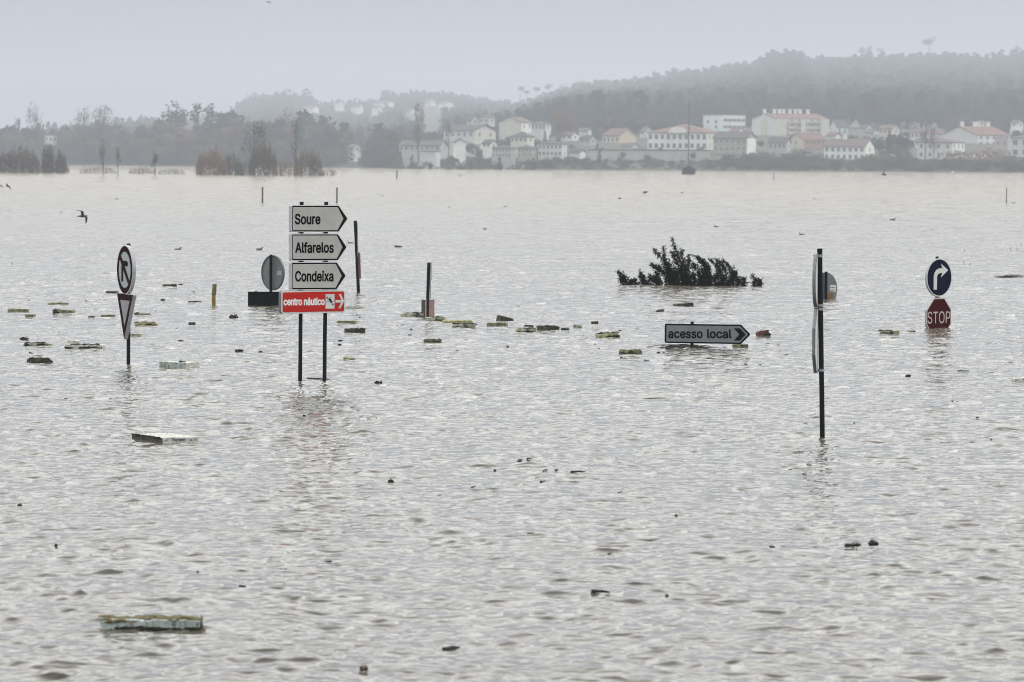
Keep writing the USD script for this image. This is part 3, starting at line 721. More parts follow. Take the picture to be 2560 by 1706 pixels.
bare('poplar', 'tall grey poplar, left one of the pair behind the left shrubs', 205, 400, 262, 1915, L_GREY, 28, 0.24, 5, 700, up=1.8, tsize=1.1)
bare('poplar', 'tall grey poplar, right one of the pair behind the left shrubs', 245, 400, 268, 1915, L_GREY, 28, 0.24, 5, 700, up=1.8, tsize=1.1)
bare('bare_tree', 'thin bare tree above the left edge trees', 44, 400, 290, 1890, L_GREY, 12, 0.08, 4, 120, up=2.0, tsize=1.2)
bare('poplar', 'tall brown leafless poplar in front of the long grey farm building', 1046, 398, 262, 1560, L_BROWN, 26, 0.12, 5, 420, up=2.2, tsize=0.9)
bare('bare_tree', 'brown leafless tree crown above the white two-storey house', 1400, 385, 272, 1640, L_BROWN, 30, 0.3, 5, 1500, up=1.0, tsize=0.9)
bare('bare_tree', 'slim leafless tree in front of the leftmost farm roofs', 1122, 396, 310, 1540, L_GREY, 14, 0.12, 5, 200, tsize=0.8)
bare('bare_tree', 'leafless tree standing before the grey-white house on the right', 2312, 402, 285, 1480, L_GREY, 18, 0.2, 5, 300, tsize=0.8)
bare('bare_tree', 'smaller leafless tree in front of the grey-white house', 2334, 402, 330, 1480, L_GREY, 16, 0.22, 5, 260, tsize=0.7)
T('cypress', 'dark broad evergreen, tallest left of the bare tree', 'tree', 2255, 402, 322, 1520, 'round', L_PINE, 520, 0.9, 1.05)
T('cypress', 'dark pointed evergreen left of the broad one', 'tree', 2222, 400, 324, 1540, 'conifer', L_PINE, 360, 0.8, 1.0)
T('cypress', 'dark bushy evergreen right behind the white gable', 'tree', 2196, 402, 340, 1540, 'round', L_PINE, 380, 0.8, 0.9)
T('bush', 'big rounded olive bush by the water below the white gable', 'bush', 2188, 424, 380, 1470, 'bush', L_OLIVE, 700, 0.6, 1.5)
T('bush', 'long olive bush right of the big rounded one', 'bush', 2240, 424, 388, 1468, 'bush', L_OLIVE, 600, 0.6, 1.4)
T('bush', 'brownish bush in front of the far right apartment block', 'bush', 2400, 428, 368, 1468, 'bush', L_BROWN, 800, 0.6, 1.3)
T('bush', 'wide red-brown bush near the right edge', 'bush', 2490, 429, 366, 1468, 'bush', L_BROWN, 800, 0.6, 1.4)
T('bush', 'olive-brown bush at the right edge of the shore', 'bush', 2556, 429, 386, 1466, 'bush', L_OLIVE, 500, 0.6, 1.2)
T('bush', 'dark bush below the right edge grey-white house', 'bush', 2362, 428, 392, 1466, 'bush', L_PINE, 450, 0.55, 0.9)
T('bush', 'dark bush by the water under the brick-red house', 'bush', 1985, 422, 368, 1475, 'bush', L_EUC, 800, 0.6, 1.5)
T('bush', 'dull green bush left of the old olive house corner', 'bush', 1905, 420, 376, 1475, 'bush', L_GREY, 700, 0.6, 1.4)
T('bush', 'dark bush below the old olive house', 'bush', 1820, 418, 382, 1475, 'bush', L_PINE, 500, 0.55, 1.2)
T('bush', 'dark low bush left of the long grey farm building', 'bush', 975, 415, 375, 1660, 'bush', L_DARKBR, 600, 0.6, 1.6)
T('bush', 'dark mound of bushes on the shore below the long farm building', 'bush', 935, 420, 388, 1640, 'bush', L_DARKBR, 600, 0.6, 1.9)

for px, yt, lab in ((150, 318, 'bare hazy tree in the left belt right of the white boxy building'), (310, 306, 'bare hazy tree in the belt between the grey poplars and the dark pines'), (352, 300, 'bare hazy tree in the belt just left of the dark pines'), (620, 292, 'bare hazy tree in the belt right of the row of dark pines'),
                    (668, 300, 'bare hazy tree in the belt behind the tall rust shrub'), (804, 300, 'bare hazy tree in the belt above the olive brown shrub'), (858, 308, 'bare hazy tree in the belt left above the white shore house'), (905, 312, 'bare hazy tree in the belt right above the white shore house'), (948, 318, 'bare hazy tree at the right end of the left shore belt')):
    tr = bare('bare_tree', lab, px, 400, yt, 1890, L_GREY, 20, 0.22, 5, 380, up=1.6, tsize=0.8)
    tag(tr, group='bare trees of the left shore belt')
# ---------------------------------------------------------------- shrubs, mast and stakes standing in the flood
def twig_bush(name, label, px0, px1, ybase, ytop, look, n=1500, lean=0.0, peak=0.5, stems=26, cat_='shrub', tl=0.8, tw=0.045):
    """A leafless thicket: curved stems fanning out of the water and many fine upright twigs."""
    cx = (px0 + px1) / 2
    c = on_water(cx, ybase)
    m = c[1] / F_PX
    w, h = (px1 - px0) * m, (ybase - ytop) * m
    rng = np.random.default_rng(int(px0 * 3 + ytop))
    t = thing(name, label, cat_, c)
    prof = lambda u: np.interp(u, [-0.5, -0.42, peak - 0.5 - 0.12, peak - 0.5 + 0.12, 0.42, 0.5], [0.45, 0.72, 1, 1, 0.75, 0.42])
    ms = []
    for i in range(stems):
        u = rng.uniform(-0.42, 0.42)
        b = np.array([u * w * 0.9, rng.normal(0, w * 0.15), -0.5])
        e = np.array([u * w + rng.normal(0, 0.25) + lean * h, b[1] + rng.normal(0, 0.4), h * prof(u) * rng.uniform(0.7, 0.98)])
        ms.append(tube(b, e, 0.05, 0.015, 4, cap=False))
        for j in range(4):
            k = rng.uniform(0.3, 0.9); q = b + (e - b) * k
            ms.append(tube(q, q + np.array([rng.normal(0, 0.5), rng.normal(0, 0.4), rng.uniform(0.4, 1.0)]) * h * 0.22, 0.03, 0.01, 3, cap=False))
    part(t, 'stem', cat(ms), M_BARK)
    n = int(n * 0.62)
    u = rng.uniform(-0.5, 0.5, n)
    y = rng.normal(0, w * 0.16, n)
    top = h * prof(u) * (0.45 + 0.95 * meshkit.fbm(np.stack([u * 13, y * 1.5 + px0, u * 0], -1), 2, 3))
    z = top * rng.uniform(0.02, 1.0, n) ** 0.9
    pt = np.stack([u * w + lean * z, y, z], 1)
    d = np.stack([rng.normal(0, 0.35, n) + (pt[:, 0] / max(w, 1)) * 0.7, rng.normal(0, 0.35, n), rng.uniform(0.5, 1.1, n)], 1) * tl * rng.uniform(0.5, 1.2, (n, 1))
    s = np.cross(d, rng.normal(size=(n, 3))); s /= np.linalg.norm(s, axis=1, keepdims=True); s *= tw
    v = np.stack([pt - d * 0.5 - s, pt - d * 0.5 + s, pt + d * 0.5], 1).reshape(-1, 3)
    part(t, 'twigs', trimesh.Trimesh(v, np.arange(len(v)).reshape(-1, 3), process=False), look, kind='stuff')
    return t
twig_bush('willow_shrub', 'big dark brown shrub in the flood at the left edge', -16, 98, 433, 372, L_DARKBR, 5200, peak=0.72, stems=40, tw=0.07)
twig_bush('willow_shrub', 'narrow dark shrub with a pointed top beside the big left shrub', 104, 136, 433, 356, L_DARKBR, 900, stems=26, tw=0.07, tl=1.0)
twig_bush('willow_shrub', 'shorter narrow dark shrub, right end of the left thicket', 138, 166, 433, 380, L_DARKBR, 850, stems=22, tw=0.07, tl=1.0)
twig_bush('low_thicket', 'low reddish thicket bridging the two narrow dark shrubs', 96, 172, 433, 402, L_DARKBR, 1400, stems=16, tw=0.045)
twig_bush('low_thicket', 'low sparse brown thicket in the flood right of the left shrubs', 200, 290, 434, 415, L_BROWN, 800, stems=18, tl=0.5, tw=0.035)
twig_bush('low_thicket', 'low brown thicket left of the small lone tree', 322, 390, 435, 418, L_BROWN, 800, stems=14, tl=0.5, tw=0.04)
twig_bush('low_thicket', 'sparse low thicket right of the small lone tree', 396, 462, 436, 420, L_GREY, 420, stems=12, tl=0.5, tw=0.03)
twig_bush('willow_shrub', 'rust brown shrub, leftmost of the middle shrubs in the flood', 490, 568, 438, 376, L_BROWN, 3200, peak=0.5, stems=26, tw=0.06)
twig_bush('willow_shrub', 'dark brown shrub between the rust shrub and the bare tree', 556, 602, 438, 384, L_DARKBR, 1500, stems=18, tw=0.05)
twig_bush('willow_shrub', 'low grey-green shrub at the foot of the bare tree', 590, 636, 439, 402, L_GREY, 1100, stems=14, tw=0.045)
twig_bush('willow_shrub', 'tall rust brown shrub right of the bare tree', 622, 692, 439, 358, L_BROWN, 3400, peak=0.6, stems=28, tw=0.06)
twig_bush('low_thicket', 'low brown thicket between the tall rust shrub and the thin tree', 684, 752, 440, 404, L_BROWN, 1000, stems=16, tw=0.04)
twig_bush('willow_shrub', 'olive brown shrub, rightmost of the tall middle shrubs', 734, 806, 440, 378, L_BROWN, 2200, peak=0.55, stems=22, tw=0.055)
twig_bush('low_thicket', 'thin low twigs at the right end of the middle shrubs', 796, 842, 440, 420, L_GREY, 350, stems=12, tl=0.5, tw=0.03)
bare('bare_tree', 'leafless tree with fanning crown among the middle shrubs', 636, 438, 302, 845, L_DARKBR, 22, 0.24, 5, 220, up=1.5, tsize=0.6)
bare('bare_tree', 'thin tall leafless tree right of the tall rust shrub', 740, 439, 300, 845, L_DARKBR, 16, 0.14, 4, 130, up=1.4, tsize=0.5)
bare('bare_tree', 'thin leafless tree rising behind the low sparse thicket', 258, 434, 345, 835, L_GREY, 12, 0.14, 4, 110, up=1.4, tsize=0.5)
bare('bare_tree', 'faint thin leafless tree over the low brown thicket', 294, 434, 360, 835, L_GREY, 10, 0.14, 4, 90, up=1.4, tsize=0.45)
bare('bare_tree', 'small lone leafless tree in the flood between two low thickets', 388, 436, 380, 832, L_DARKBR, 14, 0.18, 4, 160, up=1.4, tsize=0.45)

# mast
c = on_water(1721, 435)
mast = thing('mast', 'tall thin mast rising from a small bush island in the flood', 'mast', c)
mh = (435 - 250) * c[1] / F_PX
part(mast, 'pole', cat([tube((0, 0, -1), (0, 0, mh * 0.62), 0.22, 0.17, 10), tube((0, 0, mh * 0.62), (0, 0, mh), 0.16, 0.09, 10)]), mat('mast_paint', (0.11, 0.115, 0.08), 0.7))
part(mast, 'bracket', cat([tube((-0.5, 0, mh * 0.62), (0.5, 0, mh * 0.62), 0.07, n=6), tube((-0.4, 0, mh * 0.93), (0.4, 0, mh * 0.93), 0.05, n=6), tube((-0.2, 0, mh), (0.2, 0, mh), 0.07, n=6)]), M_DARKSTEEL)
twig_bush('island_bush', 'dark little bush at the foot of the tall mast', 1705, 1738, 436, 416, L_PINE, 1300, stems=16, tl=0.5, tw=0.10, peak=0.45)
for px, yt, yb, w, lab in ((656, 469, 507, 4.4, 'dark fence post standing in the flood above the round sign back'), (842, 470, 507, 4.4, 'dark fence post standing just behind the direction signs'), (2516, 470, 506, 2.4, 'thin black post in the flood near the right edge'),
                           (992, 427, 447, 3.0, 'faint far stake in the pale water left of the middle'), (1934, 434, 450, 2.0, 'tiny far stake in the pale water right of the mast')):
    c = on_water(px, yb); m = c[1] / F_PX
    t = thing('fence_post', lab, 'post', c)
    h = (yb - yt) * m; r = w * m / 2
    part(t, 'post', cat([tube((0, 0, -0.6), (0.01, 0, h * 0.97), r, r * 0.92, 10), tube((0.01, 0, h * 0.97), (0.01, 0, h), r * 0.92, r * 0.55, 10)]), M_STAKEWOOD)
    if w > 4:
        part(t, 'cap', tube((0.01, 0, h), (0.01, 0, h + 0.03), r * 0.9, r * 0.7, 10), M_DARKSTEEL)
# ---------------------------------------------------------------- road signs
M_WHITE = mat('white_sign_film', (0.70, 0.71, 0.69), 0.45, noise=(5.0, 0.22))
M_GREYFILM = mat('grey_white_sign_film', (0.48, 0.485, 0.45), 0.5, noise=(4.0, 0.22))
M_COOLFILM = mat('cool_aged_sign_film', (0.34, 0.37, 0.385), 0.5, noise=(2.0, 0.14))
M_BRIGHTWHITE = mat('bright_white_film', (0.78, 0.78, 0.76), 0.5)
M_BLACK = mat('black_sign_film', (0.005, 0.005, 0.006), 0.7, spec=0.02)
M_RED = mat('red_sign_film', (0.52, 0.012, 0.004), 0.45, spec=0.3, noise=(4.0, 0.12))
M_DKRED = mat('dark_red_sign_film', (0.050, 0.0015, 0.002), 0.7, spec=0.03, noise=(4.0, 0.2))
M_WINE = mat('wine_red_sign_film', (0.018, 0.0014, 0.002), 0.7, spec=0.03, noise=(4.0, 0.2))
M_BLUE = mat('navy_sign_film', (0.0015, 0.002, 0.024), 0.7, spec=0.03, noise=(4.0, 0.2))
M_PINKWHITE = mat('pinkish_white_sign_film', (0.50, 0.42, 0.40), 0.5)
M_BACK = mat('grey_sign_back', (0.165, 0.19, 0.185), 0.6, noise=(5.0, 0.3))
M_LIGHTBACK = mat('light_sign_back', (0.55, 0.57, 0.56), 0.55, noise=(5.0, 0.2))
M_RIM = mat('aluminium_sign_rim', (0.46, 0.46, 0.48), 0.45, 0.2, noise=(9.0, 0.3))
M_DKRIM = mat('dark_sign_rim', (0.10, 0.10, 0.11), 0.5, noise=(9.0, 0.3))

M_MIDRIM = mat('grey_sign_rim', (0.22, 0.23, 0.235), 0.6, noise=(9.0, 0.3))

class Plane:
    """The upright plane of a sign: u to the right along the plate, v up, w towards the viewer. psi > 0 turns the right end away."""
    def __init__(self, px0, py_water, psi):
        self.w = 0.0; self.c = on_water(px0, py_water); self.px0 = px0; self.psi = psi; self.m = self.c[1] / F_PX
    def uv(self, px, py):
        u = (px - self.px0) * self.m / math.cos(self.psi)
        q = at_depth(px, py, self.c[1])
        base = at_depth(self.px0, py, self.c[1])
        return ((q[0] - base[0] - self.w * math.sin(self.psi)) / math.cos(self.psi), base[2])
    def poly(self, pts): return Polygon([self.uv(*p) for p in pts])
    def thing(self, name, label, cat_='sign'):
        return thing(name, label, cat_, self.c, self.psi)
def plate(shape, w0, w1):
    """A flat shape in (u, v) between the depths w0 and w1 (towards the viewer)."""
    gs = [g for g in getattr(shape, 'geoms', [shape]) if g.area > 1e-8]
    ms = [trimesh.creation.extrude_polygon(g, w1 - w0, engine='earcut') for g in gs]
    g = cat(ms)
    v = g.vertices.copy()
    g.vertices = np.stack([v[:, 0], -(v[:, 2] + w0), v[:, 1]], 1)
    g.invert() if g.volume < 0 else None
    return g
def rounded(poly, r): return poly.buffer(-r).buffer(r, quad_segs=6)
def lettering(text, u0, u1, v0, cap, w0, bold=True):
    g = meshkit.text_mesh(text, 1.0, 0.01, bold)
    v = g.vertices.copy()
    x0, x1 = v[:, 0].min(), v[:, 0].max()
    v[:, 0] = u0 + (v[:, 0] - x0) / (x1 - x0) * (u1 - u0)
    v[:, 1] = v0 + v[:, 1] * cap
    g.vertices = np.stack([v[:, 0], -(w0 + v[:, 2] * 0.2), v[:, 1]], 1)
    return g
def fat_letters(text, u0, u1, v0, cap, grow):
    g = meshkit.text_mesh(text, 1.0, 0.01, True)
    top = g.face_normals[:, 2] > 0.9
    v = g.vertices[:, :2].copy()
    x0, x1 = v[:, 0].min(), v[:, 0].max()
    v = np.column_stack([u0 + (v[:, 0] - x0) / (x1 - x0) * (u1 - u0), v0 + v[:, 1] * cap])
    return unary_union([Polygon(v[f]).buffer(1e-4) for f in g.faces[top]]).buffer(grow).simplify(0.0006)
def post_mesh(h, r, lean=0.0, depth=-1.2):
    return cat([tube((-lean * depth / h * -1 if False else 0, 0, depth), (lean, 0, h), r, r, 14), tube((lean, 0, h), (lean, 0, h + 0.012), r * 1.06, r * 0.9, 14)])
def clamp_ring(u, z, r, mat_, parent):
    part(parent, 'clamp', cat([tube((u, 0, z - 0.018), (u, 0, z + 0.018), r + 0.006, r + 0.006, 12), bx(0.03, 0.06, 0.03, (u, -r - 0.02, z))]), mat_)

# --- no right turn over a give-way triangle
P = Plane(321, 912, math.radians(-66))
t = P.thing('no_right_turn_sign', 'round no-right-turn sign over a give-way triangle on one post, far left', 'road sign')
h = P.uv(321, 611)[1]
part(t, 'post', post_mesh(h, 0.031), M_DARKSTEEL)
P.w = 0.10
cu, cv = P.uv(313.5, 674.5)
R0 = 61.5 * P.m
disc = Point(cu, cv).buffer(R0, 32)
part(t, 'disc', plate(disc, 0.045, 0.10), M_RIM)
f = 0.101
part(t, 'border', plate(Point(cu, cv).buffer(R0 - 0.014, 32).difference(Point(cu, cv).buffer(R0 * 0.735, 32)), f, f + 0.002), M_WINE)
part(t, 'white_edge', plate(disc.difference(Point(cu, cv).buffer(R0 - 0.014, 32)), f, f + 0.0015), M_WHITE)
part(t, 'face', plate(Point(cu, cv).buffer(R0 * 0.735, 32), f, f + 0.0015), M_COOLFILM)
inner = Point(cu, cv).buffer(R0 * 0.735, 32)
s = R0
arrow = unary_union([LineString([(cu - 0.30 * s, cv - 0.50 * s), (cu - 0.27 * s, cv + 0.24 * s)]).buffer(0.115 * s, cap_style=2),
                     Polygon([(cu - 0.22 * s, cv + 0.37 * s), (cu + 0.30 * s, cv + 0.36 * s), (cu + 0.44 * s, cv + 0.25 * s), (cu + 0.30 * s, cv + 0.14 * s), (cu - 0.22 * s, cv + 0.16 * s), (cu - 0.36 * s, cv + 0.20 * s)])])
arrow = arrow.difference(Polygon([(cu - 0.40 * s, cv - 0.52 * s), (cu - 0.30 * s, cv - 0.44 * s), (cu - 0.2 * s, cv - 0.52 * s)]))
part(t, 'arrow', plate(arrow.intersection(inner), f + 0.003, f + 0.005), M_BLACK)
slash = LineString([(cu - 0.62 * s, cv + 0.60 * s), (cu + 0.60 * s, cv - 0.56 * s)]).buffer(0.105 * s, cap_style=2).intersection(Point(cu, cv).buffer(R0 * 0.738))
part(t, 'slash', plate(slash, f + 0.006, f + 0.008), M_WINE)
tri = Polygon([P.uv(290.5, 736), P.uv(339, 737), P.uv(312.5, 845)])
tri = tri.buffer(0.02, quad_segs=6)
part(t, 'triangle', plate(tri, 0.045, 0.10), M_RIM)
e1 = tri.buffer(-0.012)
e2 = tri.buffer(-0.112)
part(t, 'triangle_edge', plate(tri.difference(e1), f, f + 0.0015), M_RIM)
part(t, 'triangle_border', plate(e1.difference(e2), f, f + 0.002), M_WINE)
part(t, 'triangle_face', plate(e2, f, f + 0.0015), mat('aged_grey_film', (0.26, 0.26, 0.27), 0.5, noise=(5.0, 0.2)))
for v in (P.uv(321, 652)[1], P.uv(321, 697)[1], P.uv(321, 760)[1], P.uv(321, 832)[1]):
    clamp_ring(0, v, 0.031, M_DKRIM, t)

# --- the direction board with four panels
P = Plane(779, 955, math.radians(22))
t = P.thing('direction_sign', 'direction sign of three white arrow panels and a red one on two posts', 'road sign')
for px in (749, 809):
    u = P.uv(px + 2, 955)[0]
    h = P.uv(px, 509)[1]
    part(t, 'post', cat([tube((u - 0.01, 0, -1.2), (u + 0.015, 0, h), 0.030, 0.030, 14)]), M_DARKSTEEL)
    part(t, 'post_cap', tube((u + 0.015, 0, h + 0.001), (u + 0.015, 0, h + 0.022), 0.034, 0.030, 14), M_BLACK)
Z = lambda x, y: (690 + x / 5.06, 490 + y / 5.06)
P.w = 0.165
def arrow_panel(x_tip, xs, y0, y1, text, tx0, tx1, tbase, tcap):
    ym = (y0 + y1) / 2
    outer = rounded(P.poly([Z(200, y0), Z(xs + 8, y0), Z(x_tip + 8, ym), Z(xs + 8, y1), Z(200, y1)]), 0.022)
    pn = part(t, 'arrow_panel', plate(outer, 0.05, 0.165), M_RIM)
    part(pn, 'white_edge', plate(outer.buffer(-0.001), 0.166, 0.1675), M_WHITE)
    blk = rounded(P.poly([Z(209, y0 + 9), Z(xs + 1, y0 + 9), Z(x_tip, ym), Z(xs + 1, y1 - 9), Z(209, y1 - 9)]), 0.016)
    part(pn, 'black_border', plate(blk, 0.1685, 0.170), M_BLACK)
    face = rounded(P.poly([Z(217, y0 + 24), Z(xs - 12, y0 + 24), Z(x_tip - 49, ym), Z(xs - 12, y1 - 24), Z(217, y1 - 24)]), 0.012)
    part(pn, 'face', plate(face, 0.171, 0.1725), M_GREYFILM)
    (u0, v0), (u1, _) = P.uv(*Z(tx0, tbase)), P.uv(*Z(tx1, tbase))
    part(pn, 'lettering', plate(fat_letters(text, u0, u1, v0, tcap / 5.06 * P.m, 0.0022), 0.1735, 0.175), M_BLACK)
    return pn
arrow_panel(893, 783, 116, 456, 'Soure', 243, 557, 352, 122)
arrow_panel(883, 774, 476, 818, 'Alfarelos', 248, 722, 712, 122)
arrow_panel(873, 762, 835, 1184, 'Condeixa', 248, 720, 1073, 122)
outer = rounded(P.poly([Z(78, 1196), Z(875, 1186), Z(875, 1478), Z(78, 1486)]), 0.045)
pn = part(t, 'red_panel', plate(outer, 0.05, 0.16), M_DKRIM)
part(pn, 'white_edge', plate(outer.buffer(-0.001), 0.161, 0.1625), M_WHITE)
part(pn, 'red_face', plate(outer.buffer(-0.024), 0.1635, 0.165), M_RED)
(u0, v0), (u1, _) = P.uv(*Z(110, 1373)), P.uv(*Z(614, 1373))
part(pn, 'lettering', plate(fat_letters('centro náutico', u0, u1, v0, 0.100, 0.0035), 0.166, 0.1675), M_BRIGHTWHITE)
part(pn, 'pictogram_field', plate(rounded(P.poly([Z(626, 1240), Z(737, 1240), Z(737, 1424), Z(626, 1424)]), 0.006), 0.166, 0.1675), M_WHITE)
pic = [P.poly([Z(676, 1296), Z(697, 1306), Z(708, 1345), Z(690, 1350), Z(682, 1322), Z(668, 1318)]), Point(P.uv(*Z(682, 1288))).buffer(0.009),
       LineString([P.uv(*Z(640, 1274)), P.uv(*Z(724, 1380))]).buffer(0.0035), Point(P.uv(*Z(644, 1284))).buffer(0.010), Point(P.uv(*Z(716, 1370))).buffer(0.011),
       LineString([P.uv(*Z(636, 1336)), P.uv(*Z(730, 1336))]).buffer(0.0025), LineString([P.uv(*Z(676, 1306)), P.uv(*Z(656, 1298))]).buffer(0.005)]
part(pn, 'canoeist_pictogram', plate(unary_union(pic), 0.1685, 0.170), M_BLACK)
ar = [P.poly([Z(749, 1315), Z(828, 1315), Z(828, 1348), Z(749, 1348)]), P.poly([Z(790, 1240), Z(818, 1240), Z(857, 1330), Z(812, 1420), Z(784, 1420), Z(828, 1330)])]
part(pn, 'arrow', plate(unary_union(ar), 0.166, 0.168), M_WHITE)
for y in (466, 826, 1188):
    for x in (335, 638):
        u, v = P.uv(*Z(x, y))
        part(t, 'bracket', bx(0.085, 0.03, 0.012, (u, -0.10, v)), M_BLACK)

# --- acesso local
P = Plane(1730, 870, math.radians(2))
t = P.thing('local_access_sign', 'grey arrow sign reading acesso local just above the water', 'road sign')
part(t, 'post', post_mesh(P.uv(1730, 806)[1], 0.031), M_DARKSTEEL)
Z = lambda x, y: (1640 + x / 9.05, 790 + y / 9.05)
outer = rounded(P.poly([Z(190, 178), Z(1915, 192), Z(2135, 412), Z(1915, 632), Z(190, 612)]), 0.03)
part(t, 'board', plate(outer, 0.035, 0.075), M_BLACK)
face = rounded(P.poly([Z(226, 211), Z(1892, 228), Z(2076, 412), Z(1892, 597), Z(226, 580)]), 0.02)
part(t, 'face', plate(face, 0.076, 0.0775), mat('dull_blue_grey_film', (0.185, 0.205, 0.22), 0.55, noise=(4.0, 0.24)))
for txt, x0, x1 in (('acesso', 270, 1042), ('local', 1148, 1700)):
    (u0, v0), (u1, _) = P.uv(*Z(x0, 492)), P.uv(*Z(x1, 492))
    part(t, 'lettering', plate(fat_letters(txt, u0, u1, v0, 0.150, 0.0022), 0.0785, 0.080), M_BLACK)
part(t, 'chevron', plate(P.poly([Z(1750, 273), Z(1890, 273), Z(2020, 413), Z(1890, 552), Z(1750, 552), Z(1880, 413)]), 0.0785, 0.080), M_BLACK)

# --- turn right over STOP
P = Plane(2341, 822, math.radians(43))
t = P.thing('stop_sign', 'half-drowned red STOP sign under a round blue turn-right sign', 'road sign')
part(t, 'post', post_mesh(P.uv(2341, 643)[1], 0.031), M_DARKSTEEL)
P.w = 0.09
cu, cv = P.uv(2346.0, 694)
R0 = 47.5 * P.m
disc = Point(cu, cv).buffer(R0, 32)
part(t, 'disc', plate(disc, 0.045, 0.09), M_RIM)
part(t, 'white_edge', plate(disc.difference(Point(cu, cv).buffer(R0 - 0.020, 32)), 0.091, 0.0925), M_WHITE)
part(t, 'blue_face', plate(Point(cu, cv).buffer(R0 - 0.020, 32), 0.091, 0.093), M_BLUE)
Z = lambda x, y: (2280 + x / 7.125, 630 + y / 7.125)
arc = [P.uv(*Z(390, 670)), P.uv(*Z(390, 440)), P.uv(*Z(400, 395)), P.uv(*Z(428, 355)), P.uv(*Z(470, 334)), P.uv(*Z(535, 331))]
ar = unary_union([LineString(arc).buffer(0.050, cap_style=2, join_style=1), P.poly([Z(497, 208), Z(640, 326), Z(499, 456), Z(526, 362), Z(526, 300)])])
part(t, 'arrow', plate(ar, 0.094, 0.096), M_COOLFILM if False else M_WHITE)
oc = P.poly([Z(370, 822), Z(575, 822), Z(708, 1025), Z(708, 1290), Z(575, 1490), Z(370, 1490), Z(228, 1300), Z(228, 1035)])
part(t, 'octagon', plate(oc, 0.045, 0.09), M_RIM)
part(t, 'octagon_edge', plate(oc.difference(oc.buffer(-0.020, join_style=2)), 0.091, 0.0925), M_PINKWHITE)
part(t, 'octagon_face', plate(oc.buffer(-0.020, join_style=2), 0.091, 0.093), M_DKRED)
(u0, v0), (u1, _) = P.uv(*Z(246, 1268)), P.uv(*Z(688, 1268))
part(t, 'lettering', lettering('STOP', u0, u1, v0, 206 / 7.125 * P.m, 0.094, bold=False), M_PINKWHITE)
clamp_ring(0, P.uv(2341, 660)[1], 0.031, M_DKRIM, t); clamp_ring(0, P.uv(2341, 744)[1], 0.031, M_STEEL, t)

# --- the sign pair seen from the edge on the leaning pole at the right
P = Plane(2056, 1095, math.radians(0))
t = P.thing('edge_on_sign', 'round and octagonal signs seen edge-on on a leaning dark pole, right foreground', 'road sign')
ut, ht = P.uv(2045.5, 629)
def on_pole(z): return ut * z / ht
part(t, 'pole', cat([tube((on_pole(-1.2), 0, -1.2), (ut, 0, ht), 0.031, 0.031, 16)]), M_DARKSTEEL)
part(t, 'pole_cap', tube((ut, 0, ht), (ut - 0.001, 0, ht + 0.035), 0.034, 0.033, 14), M_DARKSTEEL)
def side_plate(shape_pts_uv, psi, off, d0, d1, uc, zc):
    """A plate nearly edge-on: shape in (s, v) around (uc, zc), s along the plate, thickness d0..d1 along its normal."""
    g = trimesh.creation.extrude_polygon(shape_pts_uv, d1 - d0, engine='earcut')
    v = g.vertices.copy()
    e = np.array([math.cos(psi), math.sin(psi), 0]); nrm = np.array([-math.sin(psi), math.cos(psi), 0])
    g.vertices = np.outer(v[:, 0], e) + np.outer(v[:, 1], [0, 0, 1]) + np.outer(v[:, 2] + d0, nrm) + np.array([uc, off, zc])
    if g.volume < 0: g.invert()
    return g
psi = math.radians(80.5)
r = 67.5 * P.m
uc, zc = P.uv(2041.5, 702)
dd = Point(0, 0).buffer(r, 32)
part(t, 'disc', side_plate(dd, psi, 0.0, 0.0, 0.012, uc, zc), M_LIGHTBACK)
part(t, 'disc_rim', side_plate(dd.difference(dd.buffer(-0.016)), psi, 0.0, -0.004, 0.038, uc, zc), M_MIDRIM)
uc2, zc2 = P.uv(2043, 852)
k = 80 * P.m; b = k * 0.414
oc = Polygon([(-b, k), (b, k), (k, b), (k, -b), (b, -k), (-b, -k), (-k, -b), (-k, b)])
part(t, 'octagon', side_plate(oc, psi, 0.0, 0.0, 0.012, uc2, zc2), M_LIGHTBACK)
part(t, 'octagon_rim', side_plate(oc.difference(oc.buffer(-0.018, join_style=2)), psi, 0.0, -0.004, 0.036, uc2, zc2), M_MIDRIM)
for y in (640, 764, 773, 926):
    z = P.uv(2050, y)[1]
    part(t, 'clamp', tube((on_pole(z), 0, z - 0.016), (on_pole(z), 0, z + 0.016), 0.039, 0.039, 14), M_STEEL)
    part(t, 'bracket', bx(0.07, 0.03, 0.025, (on_pole(z) - 0.045, 0.0, z)), M_DKRIM)

# --- round sign seen from behind over a dark board, left of the direction sign
P = Plane(677, 764, math.radians(-48))
t = P.thing('sign_back', 'back of a round sign over a dark board, left of the direction sign', 'road sign')
ht = P.uv(677, 638.5)[1]
part(t, 'post', post_mesh(ht, 0.034), M_BLACK)
P.w = -0.06
cu, cv = P.uv(681, 682.5)
R0 = 44 * P.m
part(t, 'disc', plate(Point(cu, cv).buffer(R0 - 0.02, 32), -0.075, -0.06), M_BACK)
part(t, 'rim', plate(Point(cu, cv).buffer(R0, 32).difference(Point(cu, cv).buffer(R0 - 0.022, 32)), -0.095, -0.045), M_DKRIM)
part(t, 'sticker', plate(P.poly([(692.5, 677), (705, 677), (705, 687.5), (692.5, 687.5)]), -0.059, -0.0575), M_COOLFILM)
q = Plane(677, 764, math.radians(14))
q0, q1 = q.uv(622.5, 730), q.uv(746, 735)
bd = trimesh.creation.box((q1[0] - q0[0], 0.05, 0.75))
bd.apply_translation(((q0[0] + q1[0]) / 2, 0.075, q0[1] - 0.375))
bd.apply_transform(trimesh.transformations.rotation_matrix(math.radians(14 + 48), [0, 0, 1]))
part(t, 'dark_board', bd, mat('dark_board_back', (0.006, 0.007, 0.009), 0.7, spec=0.04, noise=(6.0, 0.3)))
